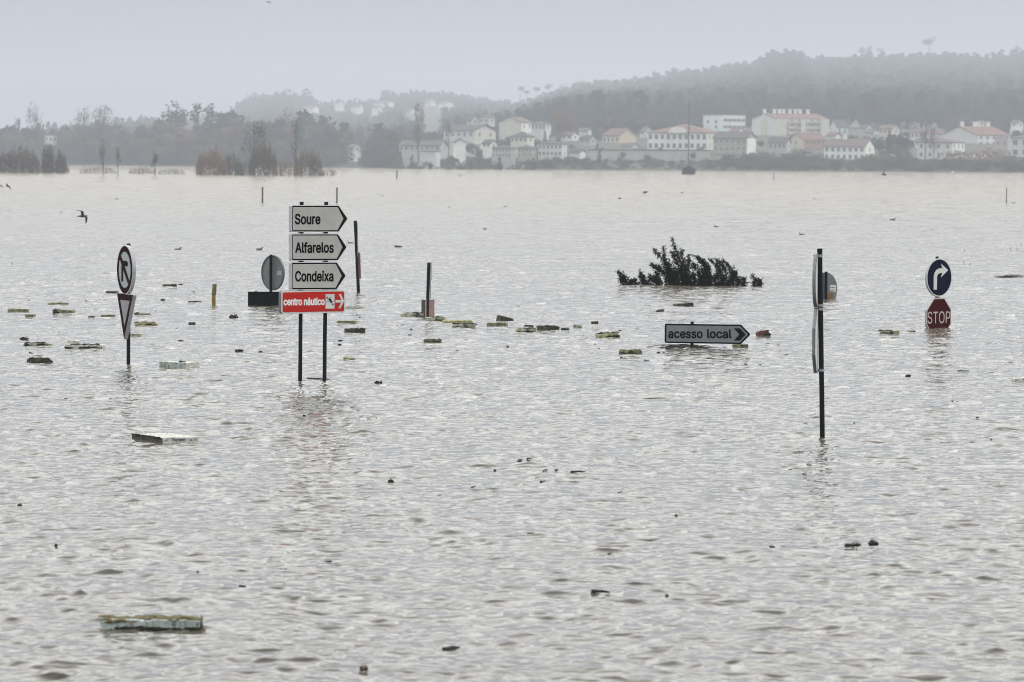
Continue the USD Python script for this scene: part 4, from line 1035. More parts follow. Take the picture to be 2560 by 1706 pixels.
rl = cat([bx(0.05, 0.03, 0.76, (q0[0] + 0.17, 0.03, q0[1] - 0.365)), bx(q1[0] - q0[0], 0.03, 0.02, ((q0[0] + q1[0]) / 2, 0.035, q0[1] - 0.03))])
rl.apply_transform(trimesh.transformations.rotation_matrix(math.radians(14 + 48), [0, 0, 1]))
part(t, 'board_rail', rl, M_BLACK)

# --- half sunk round sign back with stickers, behind the leaning pole
P = Plane(2065, 748, math.radians(45))
t = P.thing('sunken_sign_back', 'half-sunk round sign back with a white and a yellow sticker', 'road sign')
part(t, 'post', post_mesh(P.uv(2065, 681)[1], 0.034), M_BLACK)
P.w = -0.045
cu, cv = P.uv(2065, 725)
R0 = 43.5 * P.m
part(t, 'disc', plate(Point(cu, cv).buffer(R0, 32), -0.09, -0.045), mat('mid_grey_sign_back', (0.15, 0.155, 0.16), 0.55, noise=(4.0, 0.35)))
st = part(t, 'white_sticker', plate(P.poly([(2077, 713), (2092, 714), (2092, 731), (2075.5, 729)]), -0.0445, -0.043), M_WHITE)
for y, w0, w1 in ((720, 2078.5, 2090), (727, 2077, 2091)):
    part(st, 'print', plate(unary_union([P.poly([(x, y - 1.2), (x + 1.7, y - 1.2), (x + 1.7, y + 1.2), (x, y + 1.2)]) for x in np.arange(w0, w1 - 1.5, 2.6)]), -0.0425, -0.0415), M_BLACK)
st = part(t, 'yellow_sticker', plate(P.poly([(2068, 733), (2085, 733.5), (2084, 752), (2068, 752)]), -0.0445, -0.043), mat('ochre_sticker', (0.20, 0.10, 0.015), 0.6, noise=(30.0, 0.6)))

# --- leaning post with a reddish sign seen edge-on
P = Plane(897, 731, 0.0)
t = P.thing('leaning_post', 'dark leaning post with a thin reddish plate on its right side', 'post')
(u0, z0), (u1, z1) = P.uv(887.5, 553.5), P.uv(896, 731)
part(t, 'post', cat([tube((u1 + (u1 - u0) * 0.3, 0, -0.5), (u0, 0, z0), 0.043, 0.043, 14), tube((u0, 0, z0), (u0, 0, z0 + 0.01), 0.046, 0.04, 14)]), M_DARKSTEEL)
e = trimesh.creation.box((0.05, 0.5, 0.66)); e.apply_translation((0, 0.1, 0))
(ua, za) = P.uv(898, 665)
e.apply_transform(trimesh.transformations.rotation_matrix(math.radians(-2.5), [0, 1, 0])); e.apply_translation((ua, 0, za))
part(t, 'plate', e, mat('faded_red_plate', (0.13, 0.065, 0.058), 0.7, noise=(8.0, 0.5)))
part(t, 'edge_strip', bx(0.012, 0.05, 0.85, (P.uv(893.5, 600)[0], -0.02, P.uv(893, 600)[1])), M_STEEL)

# --- post with the striped marker box
P = Plane(1070, 791, 0.0)
t = P.thing('marker_post', 'dark post with a red and white striped marker box at the water line', 'post')
(u0, z0), (u1, z1) = P.uv(1071.5, 657), P.uv(1069, 750)
part(t, 'post', tube((u1 - (u0 - u1) * 1.2, 0, -0.6), (u0, 0, z0), 0.036, 0.036, 14), M_DARKSTEEL)
part(t, 'side_strip', cat([bx(0.028, 0.10, 0.38, (P.uv(1077, 678)[0], 0.03, P.uv(1077, 678)[1])), bx(0.022, 0.09, 0.45, (P.uv(1075.5, 720)[0], 0.03, P.uv(1075, 722)[1]))]), M_STEEL)
psi = math.radians(52)
e = np.array([math.cos(psi), math.sin(psi)])
c0 = P.uv(1062.5, 791)
wbox, hbox = 23.0 * P.m / math.cos(psi), P.uv(1070, 751)[1]
def turned(g):
    g.apply_transform(trimesh.transformations.rotation_matrix(psi, [0, 0, 1])); g.apply_translation((c0[0], -0.08, 0)); return g
part(t, 'box', turned(bx(wbox, 0.10, hbox + 0.5, (wbox / 2, 0.05, (hbox - 0.5) / 2))), mat('dark_marker_back', (0.05, 0.058, 0.056), 0.6))
part(t, 'box_top', turned(bx(wbox + 0.01, 0.12, 0.012, (wbox / 2, 0.05, hbox + 0.008))), M_STEEL)
for i in range(9):
    st = bx(wbox / 9 - 0.002, 0.006, hbox + 0.5, (wbox * (i + 0.5) / 9, -0.004, (hbox - 0.5) / 2 - 0.004))
    part(t, 'stripe', turned(st), mat('rust_red_stripe%d' % i, (0.26, 0.095, 0.06) if i % 2 else (0.44, 0.36, 0.32), 0.7, noise=(7.0, 0.55)))

# --- yellow stake
P = Plane(534, 762, 0.0)
t = P.thing('yellow_stake', 'short bent yellow stake standing in the water', 'stake')
zk = P.uv(534, 735)[1]; zt = P.uv(535, 708.5)[1]
part(t, 'lower_rail', cat([bx(0.070, 0.05, zk + 0.5, (-0.005, 0, (zk - 0.5) / 2)), bx(0.02, 0.07, zk + 0.5, (0.036, 0.01, (zk - 0.5) / 2))]), mat('mustard_paint', (0.30, 0.22, 0.035), 0.6, noise=(12.0, 0.5)))
g = cat([bx(0.085, 0.05, zt - zk, (0, 0, (zt - zk) / 2)), bx(0.02, 0.07, zt - zk, (0.045, 0.01, (zt - zk) / 2))])
g.apply_transform(trimesh.transformations.rotation_matrix(math.radians(4), [0, 1, 0])); g.apply_translation((0.0, -0.01, zk - 0.02))
part(t, 'upper_rail', g, mat('muddy_tan_paint', (0.20, 0.165, 0.085), 0.7, noise=(12.0, 0.5)))
# ---------------------------------------------------------------- floating things
def foam_mat(name, clean, dirt, stain, lo, hi):
    """Polystyrene with blotches of algae and mud."""
    return usdkit.material(stage, '/World/Looks/' + name, {
        'tc': ('texture_coordinate', {}),
        'n1': ('noise_texture', {'scale': 5.0, 'detail': 6.0, 'roughness': 0.65}), 'n2': ('noise_texture', {'scale': 26.0, 'detail': 4.0, 'roughness': 0.7}),
        'mp': ('mapping', {'scale': (22.0, 22.0, 3.0)}), 'n3': ('noise_texture', {'scale': 1.0, 'detail': 3.0}),
        'r1': ('rgb_ramp', {'ramp': [(lo, (0, 0, 0)), (hi, (1, 1, 1))]}), 'r2': ('rgb_ramp', {'ramp': [(0.52, (0, 0, 0)), (0.66, (1, 1, 1))]}), 'r3': ('rgb_ramp', {'ramp': [(0.55, (0, 0, 0)), (0.72, (0.7, 0.7, 0.7))]}),
        'm1': ('mix', {'color1': clean, 'color2': dirt}), 'm2': ('mix', {'color2': stain}), 'm3': ('mix', {'color2': tuple(c * 0.5 for c in dirt)}),
        'b': ('bump', {'strength': 0.5, 'distance': 0.01}), 'p': ('principled_bsdf', {'roughness': 0.85, 'specular_ior_level': 0.2})},
        [('tc.object', 'n1.vector'), ('tc.object', 'n2.vector'), ('tc.object', 'mp.vector'), ('mp.vector', 'n3.vector'), ('n1.fac', 'r1.fac'), ('n2.fac', 'r2.fac'), ('n3.fac', 'r3.fac'),
         ('r1.color', 'm1.fac'), ('m1.color', 'm2.color1'), ('r2.color', 'm2.fac'), ('m2.color', 'm3.color1'), ('r3.color', 'm3.fac'), ('m3.color', 'p.base_color'), ('n2.fac', 'b.height'), ('b.normal', 'p.normal')], surface='p.BSDF')
FOAM = {'white': foam_mat('clean_polystyrene', (0.62, 0.63, 0.59), (0.36, 0.37, 0.30), (0.16, 0.16, 0.11), 0.5, 0.75),
        'pale': foam_mat('pale_dirty_polystyrene', (0.56, 0.57, 0.48), (0.26, 0.27, 0.17), (0.07, 0.065, 0.045), 0.38, 0.66),
        'green': foam_mat('algae_green_polystyrene', (0.34, 0.35, 0.24), (0.13, 0.135, 0.075), (0.04, 0.04, 0.02), 0.35, 0.65),
        'yellow': foam_mat('yellowed_polystyrene', (0.50, 0.49, 0.30), (0.26, 0.26, 0.13), (0.07, 0.07, 0.03), 0.4, 0.7),
        'dark': foam_mat('muddy_dark_polystyrene', (0.14, 0.135, 0.10), (0.045, 0.043, 0.032), (0.02, 0.018, 0.014), 0.3, 0.6),
        'blue': foam_mat('bluish_white_polystyrene', (0.48, 0.54, 0.53), (0.27, 0.31, 0.27), (0.07, 0.075, 0.05), 0.40, 0.70),
        'red': foam_mat('reddish_dark_plank', (0.16, 0.09, 0.07), (0.06, 0.04, 0.032), (0.30, 0.05, 0.035), 0.35, 0.62)}
M_MOSS = mat('dark_wet_moss', (0.030, 0.028, 0.016), 0.95, noise=(30.0, 0.5), bump=(50.0, 0.6, 0.01))
M_RUSTMOSS = mat('rusty_green_moss', (0.15, 0.10, 0.035), 0.95, noise=(18.0, 0.7, (0.06, 0.075, 0.02)), bump=(40.0, 0.6, 0.01))
M_DRIFT = mat('black_wet_driftwood', (0.017, 0.014, 0.012), 0.75, noise=(20.0, 0.5))
M_BROWNDRIFT = mat('brown_wet_leaves', (0.10, 0.062, 0.034), 0.85, noise=(20.0, 0.5))

def tray_mesh(L, D, h, rng, ribs=False, taper=0.04, worn=1.0):
    """A seed-tray slab with slightly tapered, dented sides (and ribbed cell walls on some)."""
    nx, ny = max(int(L / 0.035), 6), 5
    xs = np.linspace(-0.5, 0.5, nx); P_ = []
    per = [(x, -0.5) for x in xs] + [(0.5, y) for y in np.linspace(-0.5, 0.5, ny)[1:]] + [(x, 0.5) for x in xs[::-1][1:]] + [(-0.5, y) for y in np.linspace(0.5, -0.5, ny)[1:-1]]
    per = np.array(per); n = len(per)
    rings = []
    prof = [(-0.10, 1 - taper), (h * 0.30, 1 - taper * 0.5), (h * 0.78, 1.0), (h * 0.97, 1.0), (h, 1 - 0.012 / D)]
    rib = (1 - 0.05 * (np.arange(n) % 2)) if ribs else np.ones(n)
    off = rng.normal(0, 0.004, n)
    for z, s in prof:
        k = rib if z < h * 0.9 else np.ones(n)
        rings.append(np.column_stack([per[:, 0] * L * s, per[:, 1] * D * s * k, np.full(n, z) + off * (z > 0.01)]))
    bend, skew = worn * rng.normal(0, 0.10) * h, worn * rng.normal(0, 0.06)
    for r_ in rings:
        q = r_[:, 0] / L
        r_[:, 1] += skew * r_[:, 0] + worn * 0.03 * D * np.sin(q * 9 + rng.uniform(0, 0.3))
        up = (r_[:, 2] > 0.01)
        r_[:, 2] += up * (bend * (q * q * 4 - 0.5) - worn * h * 0.30 * np.clip((np.abs(q) - 0.46) / 0.04, 0, 1) * rng.uniform(0.2, 1))
    v = np.vstack(rings + [[[0, 0, h - 0.006 - bend * 0.5]], [[0, 0, -0.1]]])
    f = []
    for r in range(len(prof) - 1):
        for i in range(n):
            j = (i + 1) % n
            a, b, c, d = r * n + i, r * n + j, (r + 1) * n + j, (r + 1) * n + i
            f += [[a, b, c], [a, c, d]]
    T_ = len(prof) * n
    for i in range(n):
        j = (i + 1) % n
        f += [[(len(prof) - 1) * n + i, (len(prof) - 1) * n + j, T_], [j, i, T_ + 1]]
    return trimesh.Trimesh(v, f, process=False)
def clump(rng, L, D, h, n=1, sub=2):
    ms = []
    for i in range(n):
        g = trimesh.creation.icosphere(sub, 0.5)
        v = g.vertices
        v *= 1 + 1.5 * (meshkit.fbm(v * 3.6 + rng.uniform(0, 50, 3), 3)[:, None] - 0.5)
        v *= np.array([L / max(n, 1) * 1.5, D, h * 1.2]) * (rng.uniform(0.35, 1.15, 3) if n > 1 and i else rng.uniform(0.8, 1.15, 3))
        v += [(i - (n - 1) / 2) * L / max(n, 1), rng.normal(0, D * 0.1), h * 0.25]
        g.vertices = v
        ms.append(g)
    return cat(ms)
def moss_strip(rng, L, D, h, x0, x1, y=0.0, thin=1.0):
    n = max(int((x1 - x0) * L / 0.05), 3)
    ms = []
    for i in range(n):
        g = trimesh.creation.icosphere(1, 0.5)
        g.vertices *= 1 + 0.5 * rng.uniform(-1, 1, (len(g.vertices), 1))
        g.vertices *= np.array([0.10, D * rng.uniform(0.3, 0.75), thin * rng.uniform(0.02, 0.055)])
        g.vertices += [(x0 + (x1 - x0) * (i + rng.uniform(0, 1)) / n) * L, y + rng.normal(0, D * 0.12), h]
        ms.append(g)
    return cat(ms)
def tray(label, x0, x1, yt, yb, look='pale', moss=None, rot=None, ribs=False, tilt=0.0, depth=None, name='seed_tray', cat_='seed tray', mossm=None, group='floating polystyrene trays and slabs'):
    px = (x0 + x1) / 2
    c = on_water(px, yb); m = c[1] / F_PX
    rng = np.random.default_rng(int(x0 * 13 + yb))
    rot = math.radians(rot if rot is not None else rng.uniform(-16, 16))
    D = depth or min(0.30, (x1 - x0) * m * 0.8)
    L = max(((x1 - x0) * m - abs(math.sin(rot)) * D) / math.cos(rot), 0.10)
    h = max(((yb - yt) * m - D * CAM_H / c[1]) * 0.72, 0.03)
    t = thing(name, label, cat_, (c[0], c[1] + D / 2, float_level(c[0], c[1] + D / 2, L, D)), rot, group)
    R_ = trimesh.transformations.rotation_matrix(math.radians(tilt), [0, 1, 0])
    b = tray_mesh(L, D, h, rng, ribs); b.apply_transform(R_)
    part(t, 'slab', b, FOAM[look])
    if moss:
        g = moss_strip(rng, L, D * 0.6, h, *moss, y=-D * 0.22); g.apply_transform(R_)
        part(t, 'moss', g, mossm or M_MOSS)
        g = moss_strip(rng, L, 0.04, 0.0, max(moss[0], -0.45), min(moss[1] + 0.1, 0.45), y=-D * 0.49); g.apply_transform(R_)
        part(t, 'waterline_slime', g, M_MOSS)
    return t
TR = tray
TR('long pale slab, leftmost of all the floating slabs', 15, 72, 772, 781, 'green')
TR('long olive slab above the row of slabs at the left', 116, 171, 755, 762, 'green', rot=8)
TR('pale olive slab with a black clump on its left end', 130, 186, 774, 784, 'green', rot=-9, moss=(-0.42, -0.2))
TR('small narrow slab just below the leftmost slab', 62, 88, 786, 792, 'green', rot=-12)
TR('short olive slab left of the give-way triangle', 249, 288, 787, 792, 'green', rot=5)
TR('short dark slab touching the round no-turn sign from the left', 264, 295, 726, 733, 'dark', rot=-8)
TR('grey tilted slab high up between the no-turn sign and the yellow stake', 404, 442, 710, 718, 'dark', rot=10, tilt=-2)
TR('slab with a dark left end just right of the give-way triangle', 337, 376, 782, 788, 'green', moss=(-0.5, -0.28))
TR('mustard green slab below the one at the give-way triangle', 339, 392, 805, 814, 'yellow', rot=1, moss=(-0.48, 0.4), mossm=M_RUSTMOSS)
TR('small dark square block in open water right of the mustard slab', 471, 488, 805, 813, 'dark', ribs=True, rot=0)
TR('pale slab half hidden behind the tip of the give-way triangle', 306, 356, 832, 841, 'pale', rot=-8)
TR('long thin grey slab at the far left, partly awash', 63, 130, 855, 863, 'pale', moss=(-0.5, 0.3), rot=-3)
TR('plain white block behind the long dark-topped slab', 167, 198, 850, 858, 'white', rot=0)
TR('long white slab with a black mossy top, lower left', 161, 259, 859, 871, 'white', moss=(-0.45, 0.42), rot=-5, depth=0.34)
TR('thick dark tray with a pale right end, far left', 62, 128, 893, 908, 'dark', moss=(-0.5, 0.4), rot=18, depth=0.34)
TR('slab with a pointed right end just right of the red sign', 841, 892, 799, 808, 'green', rot=-8)
TR('dark ridged slab right of the sign posts', 859, 913, 819, 831, 'dark', ribs=True, moss=(-0.2, 0.5), rot=4)
TR('white foam slab barely awash beside the red sign', 862, 908, 767, 772, 'white', rot=0, depth=0.2)
TR('pale slab with a black clump leaning on the striped marker post', 1000, 1060, 780, 792, 'pale', moss=(-0.3, 0.5), rot=3)
TR('pale grey slab directly below the striped marker box', 1064, 1117, 793, 804, 'pale', moss=(-0.2, 0.45), rot=-8)
TR('yellow slab behind the black-edged slab right of the marker box', 1105, 1182, 800, 808, 'yellow', rot=2)
TR('pale slab with a black broken upper edge, front of a pair', 1131, 1190, 806, 818, 'pale', moss=(-0.5, 0.5), rot=-4)
TR('greenish slab with a dark right half, below the tilted dark slab', 1216, 1271, 803, 815, 'green', rot=-8, ribs=True)
TR('dark tilted slab with a jagged edge, middle of the drift', 1240, 1283, 789, 803, 'dark', tilt=14, rot=0, depth=0.12)
TR('pale slab with dark drip stains joined to a long dark one', 1289, 1340, 818, 830, 'pale', rot=4, moss=(-0.4, 0.5))
TR('long dark slab continuing right from the drip-stained one', 1341, 1399, 815, 827, 'dark', rot=5, moss=(-0.5, 0.3))
TR('small dark slab lying behind the drip-stained pair', 1310, 1334, 811, 817, 'dark', rot=0)
TR('small comb-like ribbed piece right of the long dark slab', 1432, 1455, 809, 820, 'pale', ribs=True, tilt=9, rot=0, depth=0.12)
TR('small dark block behind the ribbed comb-like piece', 1478, 1496, 803, 811, 'dark', ribs=True, rot=0)
TR('short slab alone in open water below the marker post', 1058, 1105, 849, 859, 'green', rot=-4, moss=(-0.4, 0.4))
TR('yellow-green slab with dark left end between the drift and the grey arrow sign', 1489, 1547, 829, 843, 'yellow', rot=8, tilt=-4, moss=(-0.5, 0.45))
TR('bright green slab at the lower left of the grey arrow sign', 1547, 1607, 874, 887, 'green', rot=-2, moss=(-0.4, 0.4), mossm=M_RUSTMOSS)
TR('dark wedge-shaped slab floating below the drifting bush', 1684, 1734, 757, 767, 'dark', rot=6, tilt=-5)
TR('green slab half hidden behind the point of the grey arrow sign', 1831, 1871, 857, 867, 'green', ribs=True, rot=2)
TR('reddish dark block right of the grey arrow sign', 1891, 1923, 827, 840, 'red', rot=6, tilt=-5, moss=(-0.1, 0.5))
TR('slab with a dark ribbed left end and yellow right end near the STOP sign', 2202, 2251, 824, 834, 'yellow', ribs=True, rot=-4, moss=(-0.5, 0.1))
TR('small olive slab just left of the STOP sign', 2269, 2289, 825, 831, 'green', rot=8)
TR('white slab cut by the right edge of the picture', 2534, 2580, 944, 956, 'white', rot=2)
# the bluish tray, two faces showing
def two_face(label, xl, xc, xr, ytl, ytc, ybot, look_l, look_r, name='seed_tray'):
    """A tray turned so that a corner points at the viewer: left face from xl to xc, right face from xc to xr."""
    c = on_water(xc, ybot); m = c[1] / F_PX
    wl, wr = (xc - xl) * m, (xr - xc) * m
    th = math.atan2(wr / 0.5, wl / 0.66) if False else math.atan2(wr, wl * 0.6)
    L, D = wl / math.cos(th), wr / math.sin(th)
    h = (ybot - ytc) * m
    t = thing(name, label, 'seed tray', (c[0], c[1], float_level(c[0], c[1] + 0.2, 0.6, 0.4)), -th, 'floating polystyrene trays and slabs')
    rng = np.random.default_rng(int(xl))
    g = tray_mesh(L, D, h, rng, taper=0.03, worn=0.0); g.apply_translation((-L / 2, D / 2, 0))
    part(t, 'slab', g, FOAM[look_r])
    n = 12
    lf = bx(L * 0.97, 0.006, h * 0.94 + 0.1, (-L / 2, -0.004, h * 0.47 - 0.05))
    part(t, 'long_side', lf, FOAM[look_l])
    return t, L, D, h, th, rng
t, L, D, h, th, rng = two_face('bluish white tray with two sides showing, between the no-turn sign and the sign posts', 394, 466, 496, 906, 909, 921, 'blue', 'white')
part(t, 'debris', clump(rng, 0.10, 0.08, 0.03, 2, 1).apply_translation((-L * 0.3, D * 0.3, h)), M_MOSS)
t, L, D, h, th, rng = two_face('large white tray with printed upside-down lettering, below the no-turn sign', 317, 407, 493, 1093, 1097, 1110, 'dark', 'white')
g = meshkit.text_mesh('BRASPLANTA', 1.0, 0.01, True)
v = g.vertices.copy(); x0, x1 = v[:, 0].min(), v[:, 0].max()
u = (v[:, 0] - x0) / (x1 - x0); zz = v[:, 1]
g.vertices = np.stack([np.full(len(u), 0.0015) + v[:, 2] * 0.1, D * (0.62 - 0.36 * u), h * 0.72 - zz * h * 0.42], 1)
part(t, 'lettering', g, mat('dark_blue_print', (0.02, 0.05, 0.06), 0.7))
part(t, 'moss', moss_strip(rng, L, 0.05, h, -0.98, -0.1, 0.0, 0.35), M_MOSS)
# the nearest tray
c = on_water(374, 1573); m = c[1] / F_PX
rng = np.random.default_rng(77)
t = thing('seed_tray', 'nearest and largest slab with a rusty mossy top, lower left', 'seed tray', (c[0], c[1] + 0.17, float_level(c[0], c[1] + 0.1, 0.73, 0.36) - 0.012), math.radians(2), 'floating polystyrene trays and slabs')
L = 250 * m; h = 25 * m
part(t, 'slab', tray_mesh(L, 0.33, h, rng, taper=0.03, worn=0.25), FOAM['blue'])
part(t, 'moss', moss_strip(rng, L, 0.30, h, -0.5, 0.5, 0.02, 0.5), M_RUSTMOSS)
part(t, 'front_moss', moss_strip(rng, L, 0.05, h - 0.008, -0.48, -0.2, -0.155, 0.7), M_RUSTMOSS)
part(t, 'front_moss', moss_strip(rng, L, 0.04, h - 0.006, 0.2, 0.48, -0.155, 0.5), M_RUSTMOSS)
part(t, 'end_slime', bx(0.014, 0.30, h + 0.02, (L * 0.497, 0.0, h * 0.40)), M_MOSS)
part(t, 'waterline_slime', moss_strip(rng, L, 0.05, 0.012, -0.36, 0.49, -0.160), M_MOSS)
part(t, 'clod', clump(rng, 0.05, 0.06, 0.022, 1, 2).apply_translation((-0.02 * L, 0.03, h)), M_DRIFT)

# ---- driftwood, clumps and sticks
def drift(label, x0, x1, yt, yb, look=None, n=2, twigs=3, name='driftwood_clump', cat_='debris'):
    c = on_water((x0 + x1) / 2, yb); m = c[1] / F_PX
    rng = np.random.default_rng(int(x0 * 17 + yb))
    L, h = (x1 - x0) * m, (yb - yt) * m
    t = thing(name, label, cat_, (c[0], c[1], float_level(c[0], c[1], L, 0.15)))
    part(t, 'clump', clump(rng, L, min(L, 0.2) * 0.7, h * 0.8, n), look or M_DRIFT)
    if twigs:
        part(t, 'twig', cat([tube((rng.uniform(-0.4, 0.4) * L, 0, h * 0.1), (rng.uniform(-0.5, 0.5) * L, rng.normal(0, 0.05), h * rng.uniform(0.5, 1.1)), 0.006, 0.003, 5) for _ in range(twigs)]), look or M_DRIFT)
    return t
def stick(label, x0, x1, y0, y1, r=0.012, name='drift_stick'):
    a, b = on_water(x0, y0), on_water(x1, y1)
    mid = (a + b) / 2
    rng = np.random.default_rng(int(x0 * 3 + y0))
    t = thing(name, label, 'stick', (mid[0], mid[1], float_level(mid[0], mid[1], b[0] - a[0], 0.1) + 0.006))
    d = (b - a) / 2
    k = d * 0.2 + np.array([0, rng.normal(0, 0.05), 0.006])
    part(t, 'stick', cat([tube(-d, k, r, r * 0.9, 7), tube(k, d, r * 0.9, r * 0.45, 7)]), M_DRIFT)
    return t
drift('black lump on the pale olive slab at the left', 134, 147, 777, 784)
drift('dark lump at the far left above the long thin grey slab', 52, 71, 842, 850)
drift('tiny dark lump above and right of the give-way triangle', 402, 411, 746, 751, n=1)
drift('tiny dark lump in open water left of the sign posts', 446, 456, 850, 854, n=1)
drift('upright dark chunk of bark left of the red sign', 574, 594, 782, 795, twigs=2)
drift('dark lumpy clump left of the sign posts', 588, 606, 871, 879)
drift('tiny dark lump just left of the sign posts', 648, 655, 877, 881, n=1)
drift('pale yellow chunk with a dark end right of the sign posts', 860, 887, 887, 898, M_YEL if False else FOAM['yellow'], n=2, twigs=0)
drift('small dark speck right of the sign posts', 846, 855, 848, 852, n=1, twigs=0)
drift('smaller dark speck below the other right of the sign posts', 846, 852, 859, 863, n=1, twigs=0)
drift('dark clump in open water lower right of the sign posts', 938, 957, 953, 961)
drift('dark broken bits between the drip-stained slabs and the ribbed piece', 1405, 1425, 820, 828)
drift('brown leafy bits below the drifting bush', 1642, 1660, 770, 778, M_BROWNDRIFT)
drift('brown bit in the water at the left of the drift line', 222, 236, 788, 793, M_BROWNDRIFT, n=1)
drift('black lump, left one of two in the lower right water', 2114, 2153, 1356, 1366, n=2, twigs=2)
drift('brownish lump with a raised twig, right one of two in the lower right water', 2175, 2198, 1344, 1361, M_DRIFT, n=2, twigs=3)
drift('brown shaggy lump at the bottom edge of the picture', 900, 921, 1669, 1687, M_BROWNDRIFT, n=2, twigs=3)
drift('small black lump in open water below the middle', 1664, 1671, 1489, 1495, n=1, twigs=1)
drift('small black lump in the middle of the lower water', 973, 982, 1196, 1204, n=1, twigs=2)
drift('small black lump near the left edge in the lower water', 46, 53, 1252, 1259, n=1, twigs=1)
drift('tiny upright twig lump in the lower left water', 137, 143, 1361, 1370, n=1, twigs=3)
drift('tiny black lump in the lower middle water', 1688, 1694, 1282, 1288, n=1, twigs=1)
drift('small dark lump below right of the STOP sign', 2266, 2275, 934, 940, n=1, twigs=1)
drift('small dark speck left below the grey arrow sign', 1644, 1649, 878, 883, n=1, twigs=0)
drift('dark bit of a slab right of the tilted grey slab', 447, 456, 709, 713, n=1, twigs=0)
drift('dark bobbing bit in the upper water over the striped marker', 987, 1003, 613, 618, FOAM['dark'], n=2, twigs=0)
stick('black stick caught across the feet of the sign posts', 768, 823, 948, 950, 0.011)
stick('dark stick left of the yellow stake', 471, 503, 757, 756, 0.016)
stick('long black stick in the middle of the lower water', 1426, 1463, 1180, 1180, 0.010)
stick('black stick with a raised end, lower right of the middle', 1480, 1524, 1488, 1491, 0.013)
stick('black forked stick near the bottom of the picture', 1109, 1148, 1621, 1616, 0.016)
stick('thin stick below right of the STOP sign', 2394, 2424, 928, 928, 0.008)
stick('small dark stick near the leaning pole foot', 2006, 2016, 1188, 1190, 0.008)
stick('small dark stick left of the long black stick', 1358, 1370, 1179, 1176, 0.009)
stick('short dark stick above the long black stick', 1318, 1330, 1152, 1154, 0.008)
# the twig raft at the grey arrow sign and the branch at the right edge
def raft(label, x0, x1, ymid, hgt, n, name='branch_raft', r=0.012):
    c = on_water((x0 + x1) / 2, ymid); m = c[1] / F_PX
    rng = np.random.default_rng(int(x0))
    t = thing(name, label, 'branches', c)
    w = (x1 - x0) * m
    ms = []
    for i in range(n):
        u = rng.normal(0, 0.2); ln = w * rng.uniform(0.2, 0.5)
        a = np.array([u * w - ln / 2, rng.normal(0, 0.30), 0.01]); b = np.array([u * w + ln / 2, a[1] + rng.normal(0, 0.25), 0.01 + abs(rng.normal(0, hgt * 0.35))])
        k = (a + b) / 2 + np.array([0, 0, abs(rng.normal(0, hgt * 0.4))])
        ms += [tube(a, k, r * rng.uniform(0.5, 1.2), r * 0.6, 5), tube(k, b, r * 0.6, r * 0.25, 5)]
    part(t, 'branches', cat(ms), M_DRIFT, kind='stuff')
    return t
raft('flat raft of black twigs around the foot of the grey arrow sign', 1655, 1778, 869, 0.035, 46)
raft('black branch lying in the water at the right edge', 2487, 2580, 694, 0.07, 22)
for i, (px, yt, yb, lab) in enumerate(((2552, 606, 616, 'tallest thin reed stem near the right edge'), (2525, 618, 627, 'thin reed stem left of the tallest near the right edge'), (2542, 619, 628, 'thin reed stem between two others near the right edge'),
                             (2424, 657, 664, 'slanted reed stem right of the blue disc'), (2409, 652, 660, 'thin slanted reed stem beside the blue disc'), (2410, 624, 630, 'short reed stem above the blue disc'), (2275, 622, 628, 'leaning reed stem left above the blue disc'), (27, 656, 664, 'lone dark reed stem at the left edge'))):
    c = on_water(px, yb); hh = (yb - yt) * c[1] / F_PX
    t = thing('reed_stem', lab, 'reed', c)
    part(t, 'stem', cat([tube((0, 0, -0.2), (0.02, 0, hh * 0.6), 0.009, 0.008, 5), tube((0.02, 0, hh * 0.6), (0.06 if i % 2 else -0.03, 0, hh), 0.008, 0.004, 5)]), M_DRIFT)

# ---- fine chaff strewn over the water, too small to count
def chaff():
    rng = np.random.default_rng(41)
    ms = []
    for x0, x1, y0, y1, n in ((1480, 1990, 800, 915, 30), (1150, 1500, 1120, 1230, 8), (60, 520, 700, 900, 12), (900, 1480, 740, 880, 16), (2000, 2550, 850, 1120, 8), (100, 2500, 930, 1500, 12)):
        for _ in range(n):
            c = on_water(rng.uniform(x0, x1), rng.uniform(y0, y1))
            z = water_level(c[0], c[1])
            a = rng.normal(0, 0.5); l = rng.uniform(0.012, 0.045) * (1.6 if rng.uniform() > 0.85 else 1.0)
            d = np.array([math.cos(a), math.sin(a), rng.normal(0, 0.15)]) * l
            r = rng.uniform(0.005, 0.014)
            ms.append(tube(c + [0, 0, z] - d, c + [0, 0, z + 0.008] + d * 0.8, r, r * 0.5, 5))
    tag(part(None, 'floating_chaff', cat(ms), M_DRIFT), 'tiny black bits of twig and reed strewn over the flood water', 'chaff', kind='stuff')
chaff()

